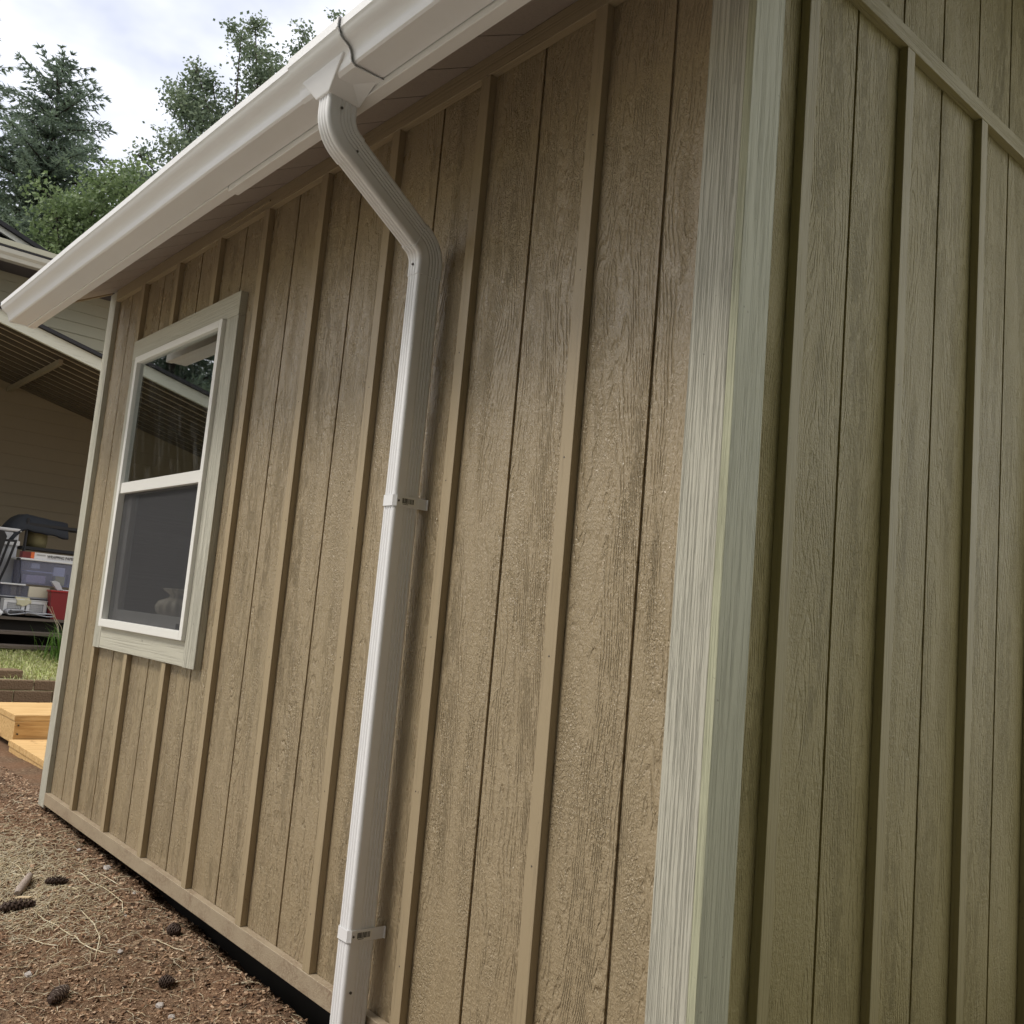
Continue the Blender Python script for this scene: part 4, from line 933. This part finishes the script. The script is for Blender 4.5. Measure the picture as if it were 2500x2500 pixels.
def conifer(name, loc, H, rfun, lab, seed, step=.30, z_lo=2.0, twig=1.0, lean=(0, 0)):
    random.seed(seed); e = empty(name, loc, lab, 'tree'); L0 = Vector(loc)
    ctr = lambda z: L0+Vector((lean[0]*z, lean[1]*z, z))
    tb = MB(); tb.tube([ctr(H*k/10) for k in range(11)], [max(.012, .24*(1-k/10)) for k in range(11)], 8)
    fb = MB(); br = MB(); z = z_lo
    while z < H-.05:
        Rm = rfun(H-z); nb = random.randint(6, 8) if Rm > .6 else 5; a0 = random.uniform(0, 6.28)
        for b in range(nb):
            a = a0+6.283*b/nb+random.uniform(-.25,.25); L = Rm*random.uniform(.55, 1.12); d = Vector((math.cos(a), math.sin(a), 0))
            base = ctr(z+random.uniform(-.1,.1)); up0 = .35 if H-z < 1.5 else .05
            P = []; n = max(2, int(L/.13))
            for i in range(n+1):
                f = i/n; P.append(base+d*L*f+Vector((0,0, L*(up0*f-.22*f*f*(1.0 if L > .8 else 0)+.13*f**4))))
            if L > .5: br.tube([P[0], P[n//2], P[-1]], [.02+.01*L, .012, .004], 4, False)
            side = Vector((-d.y, d.x, 0))
            for i in range(n+1):
                f = i/n; w_ = (.42*(1-f)+.14)*min(1.0, L)*twig
                for s_ in (-1, 1, 0):
                    for q in range(2):
                        dirn = (d*random.uniform(.4, 1.1)+side*s_*random.uniform(.5, 1.1)+Vector((0,0,random.uniform(-.45,.28)))).normalized()
                        if s_ == 0 and i < n: dirn = (d*.6+Vector((0,0,random.choice([-.5,.5])))).normalized()
                        ln = w_*random.uniform(.5, 1.2); tip = P[i]+dirn*ln
                        # twig made of short needle tufts
                        k = max(2, int(ln/.075))
                        for j in range(k):
                            c0 = P[i]+dirn*ln*(j+.3)/k; sd_ = dirn.cross(Vector((random.uniform(-1,1), random.uniform(-1,1), random.uniform(-1,1)))).normalized()
                            t1 = c0+dirn*random.uniform(.07,.12)+sd_*.04; t2 = c0+dirn*random.uniform(.06,.11)-sd_*.045; wv = dirn.cross(sd_)*.019
                            fb.add([c0-wv, c0+wv, t1, t2], [(0,1,2),(1,0,3)])
        z += step*random.uniform(.8, 1.2)*(.6+.4*min(1, Rm))
    tb.build('trunk', BARK, e); br.build('branches', BARK, e)['kind'] = 'stuff'; fb.build('crown', NEED, e)
    return e
conifer('spruce_tree', (-20.0, 2.95, .2), 12.0, lambda h: .10+.82*h**.85 if h < 3 else min(2.5, 2.18+.08*(h-3)), 'broad dark spruce rising behind the neighbouring house, its whole top in view', 3)
conifer('spruce_tree', (-21.5, 1.55, .2), 13.0, lambda h: .08+.42*h**.9 if h < 3 else min(1.5, 1.2+.08*(h-3)), 'spruce cut off by the left edge of the picture with only its right branches showing', 9, z_lo=6)

def leafy(name, base, trunk_top, clumps, lab, seed, mat, lsz=.078, per=1150, rad_=.55):
    random.seed(seed); e = empty(name, base, lab, 'tree'); b0 = Vector(base); tt = Vector(trunk_top)
    tb = MB(); tb.tube([b0, b0.lerp(tt, .35)+Vector((0,.1,0)), b0.lerp(tt, .7), tt], [.22,.17,.13,.09], 8)
    br = MB(); lf = MB()
    for (cx, cy, cz, r) in clumps:
        c = Vector((cx, cy, cz)); st_ = b0.lerp(tt, random.uniform(.55, 1.0)); mid = st_.lerp(c, .5)+Vector((random.uniform(-.2,.2), random.uniform(-.2,.2), -.25))
        br.tube([st_, mid, c], [.045, .028, .010], 5, False)
        ns = max(5, int(9*r/.5))
        subs = [c+Vector((random.gauss(0,.42), random.gauss(0,.42), random.gauss(0,.34)))*r for _ in range(ns)]
        for s_ in subs:
            br.tube([c, s_], [.009, .003], 3, False)
            for _ in range(int(per*r*r/(ns*.3))):
                p = s_+Vector((random.gauss(0,.15), random.gauss(0,.15), random.gauss(0,.12)))*(r/.5)
                d = Vector((random.uniform(-1,1), random.uniform(-1,1), random.uniform(-1,.5))).normalized(); q = d.orthogonal().normalized(); q.rotate(Matrix.Rotation(random.uniform(0, 6.28), 3, d))
                l = lsz*random.uniform(.6, 1.25); w_ = l*.34
                lf.add([p, p+d*l*.5+q*w_, p+d*l, p+d*l*.5-q*w_], [(0,1,2,3)])
    tb.build('trunk', BARK, e); br.build('branches', BARK, e)['kind'] = 'stuff'; lf.build('crown', mat, e)
    return e
cl = [(4.449,10.371,.5),(4.858,10.983,.40),(5.23,12.026,.34),(5.611,11.781,.36),(5.141,10.097,.7),(4.191,9.924,.45),(4.725,9.499,.65),(4.032,8.804,.55),(6.923,13.05,.22),(6.271,12.289,.34),(6.055,11.823,.42),(3.565,8.378,.42),(3.272,7.876,.38),(2.977,7.46,.36),(3.938,8.368,.5),(5.521,11.127,.55),(4.327,9.493,.5),(4.786,10.275,.5),(3.645,8.883,.25),(4.942,11.621,.30),(4.387,10.84,.28),
      (5.9,10.6,.8),(6.7,11.6,.5),(6.6,10.2,.9),(5.4,8.9,.9),(4.6,7.9,.8),(7.4,9.2,1.0),(6.4,8.0,1.0),(3.9,7.2,.7),(7.6,11.4,.7)]
leafy('oak_tree', (-16.2, 6.0, .2), (-16.0, 5.9, 8.8), [(-16+random.uniform(-.6,.6), a, b, r*.92) for a, b, r in cl], 'airy oak whose crown shows above the gutter beside the downspout', 6, LEAF)
cl2 = [(1.826,6.29,.38),(2.128,6.528,.42),(2.418,6.512,.42),(1.979,5.978,.5),(2.301,6.093,.5),(1.702,6.0,.4),(2.505,6.735,.34),(1.905,5.708,.5),(2.133,5.664,.5),(2.9,6.3,.7),(2.7,5.5,.8),(1.9,5.2,.6),(2.9,7.0,.4)]
leafy('maple_tree', (-13.3, 2.5, .2), (-13.0, 2.4, 4.8), [(-13+random.uniform(-.4,.4), a, b, r) for a, b, r in cl2], 'small bright green tree between the dark gable and the white gutter', 7, LEAF2, .07, 1000)
# trees beyond the sides of the frame (one seen in the window, the leafy ones added to block light)
def bigclumps(cx, cy, z0, z1, R, n, r=1.2):
    return [(cx+random.uniform(-R,R), cy+random.uniform(-R,R), random.uniform(z0, z1), r*random.uniform(.7,1.2)) for _ in range(n)]
random.seed(77)
conifer('spruce_tree', (-15.5, -4.6, .1), 14.0, lambda h: .15+.75*h**.9 if h < 4 else min(3.2, 2.7+.1*(h-4)), 'spruce reflected in the upper window pane above the porch roof', 31, .5, 2.5, 1.3)
t1 = leafy('garden_tree', (4.6, -3.4, -.5), (4.6, -3.4, 3.5), bigclumps(4.6, -3.4, .3, 6.5, 1.5, 60, 1.25), 'leafy tree just behind the right shoulder of the photographer', 41, LEAF, .24, 230)
labs = ['leafy tree straight behind the photographer, left of the nearest one', 'leafy tree to the right of the photographer', 'leafy tree in the back row behind the nearest one', 'leafy tree at the far right of the back row']
for i, (xx, yy, rz_, sc_) in enumerate([(2.2, -5.6, 1.3, 1.0), (6.2, -1.2, 2.9, 1.0), (7.0, -6.5, 4.4, 1.5), (10.5, -2.5, .6, 1.5)]):
    c_ = copy_tree(t1); c_.location = (xx, yy, -.5); c_.rotation_euler.z = rz_; c_.scale = (sc_, sc_, sc_); c_['label'] = labs[i]
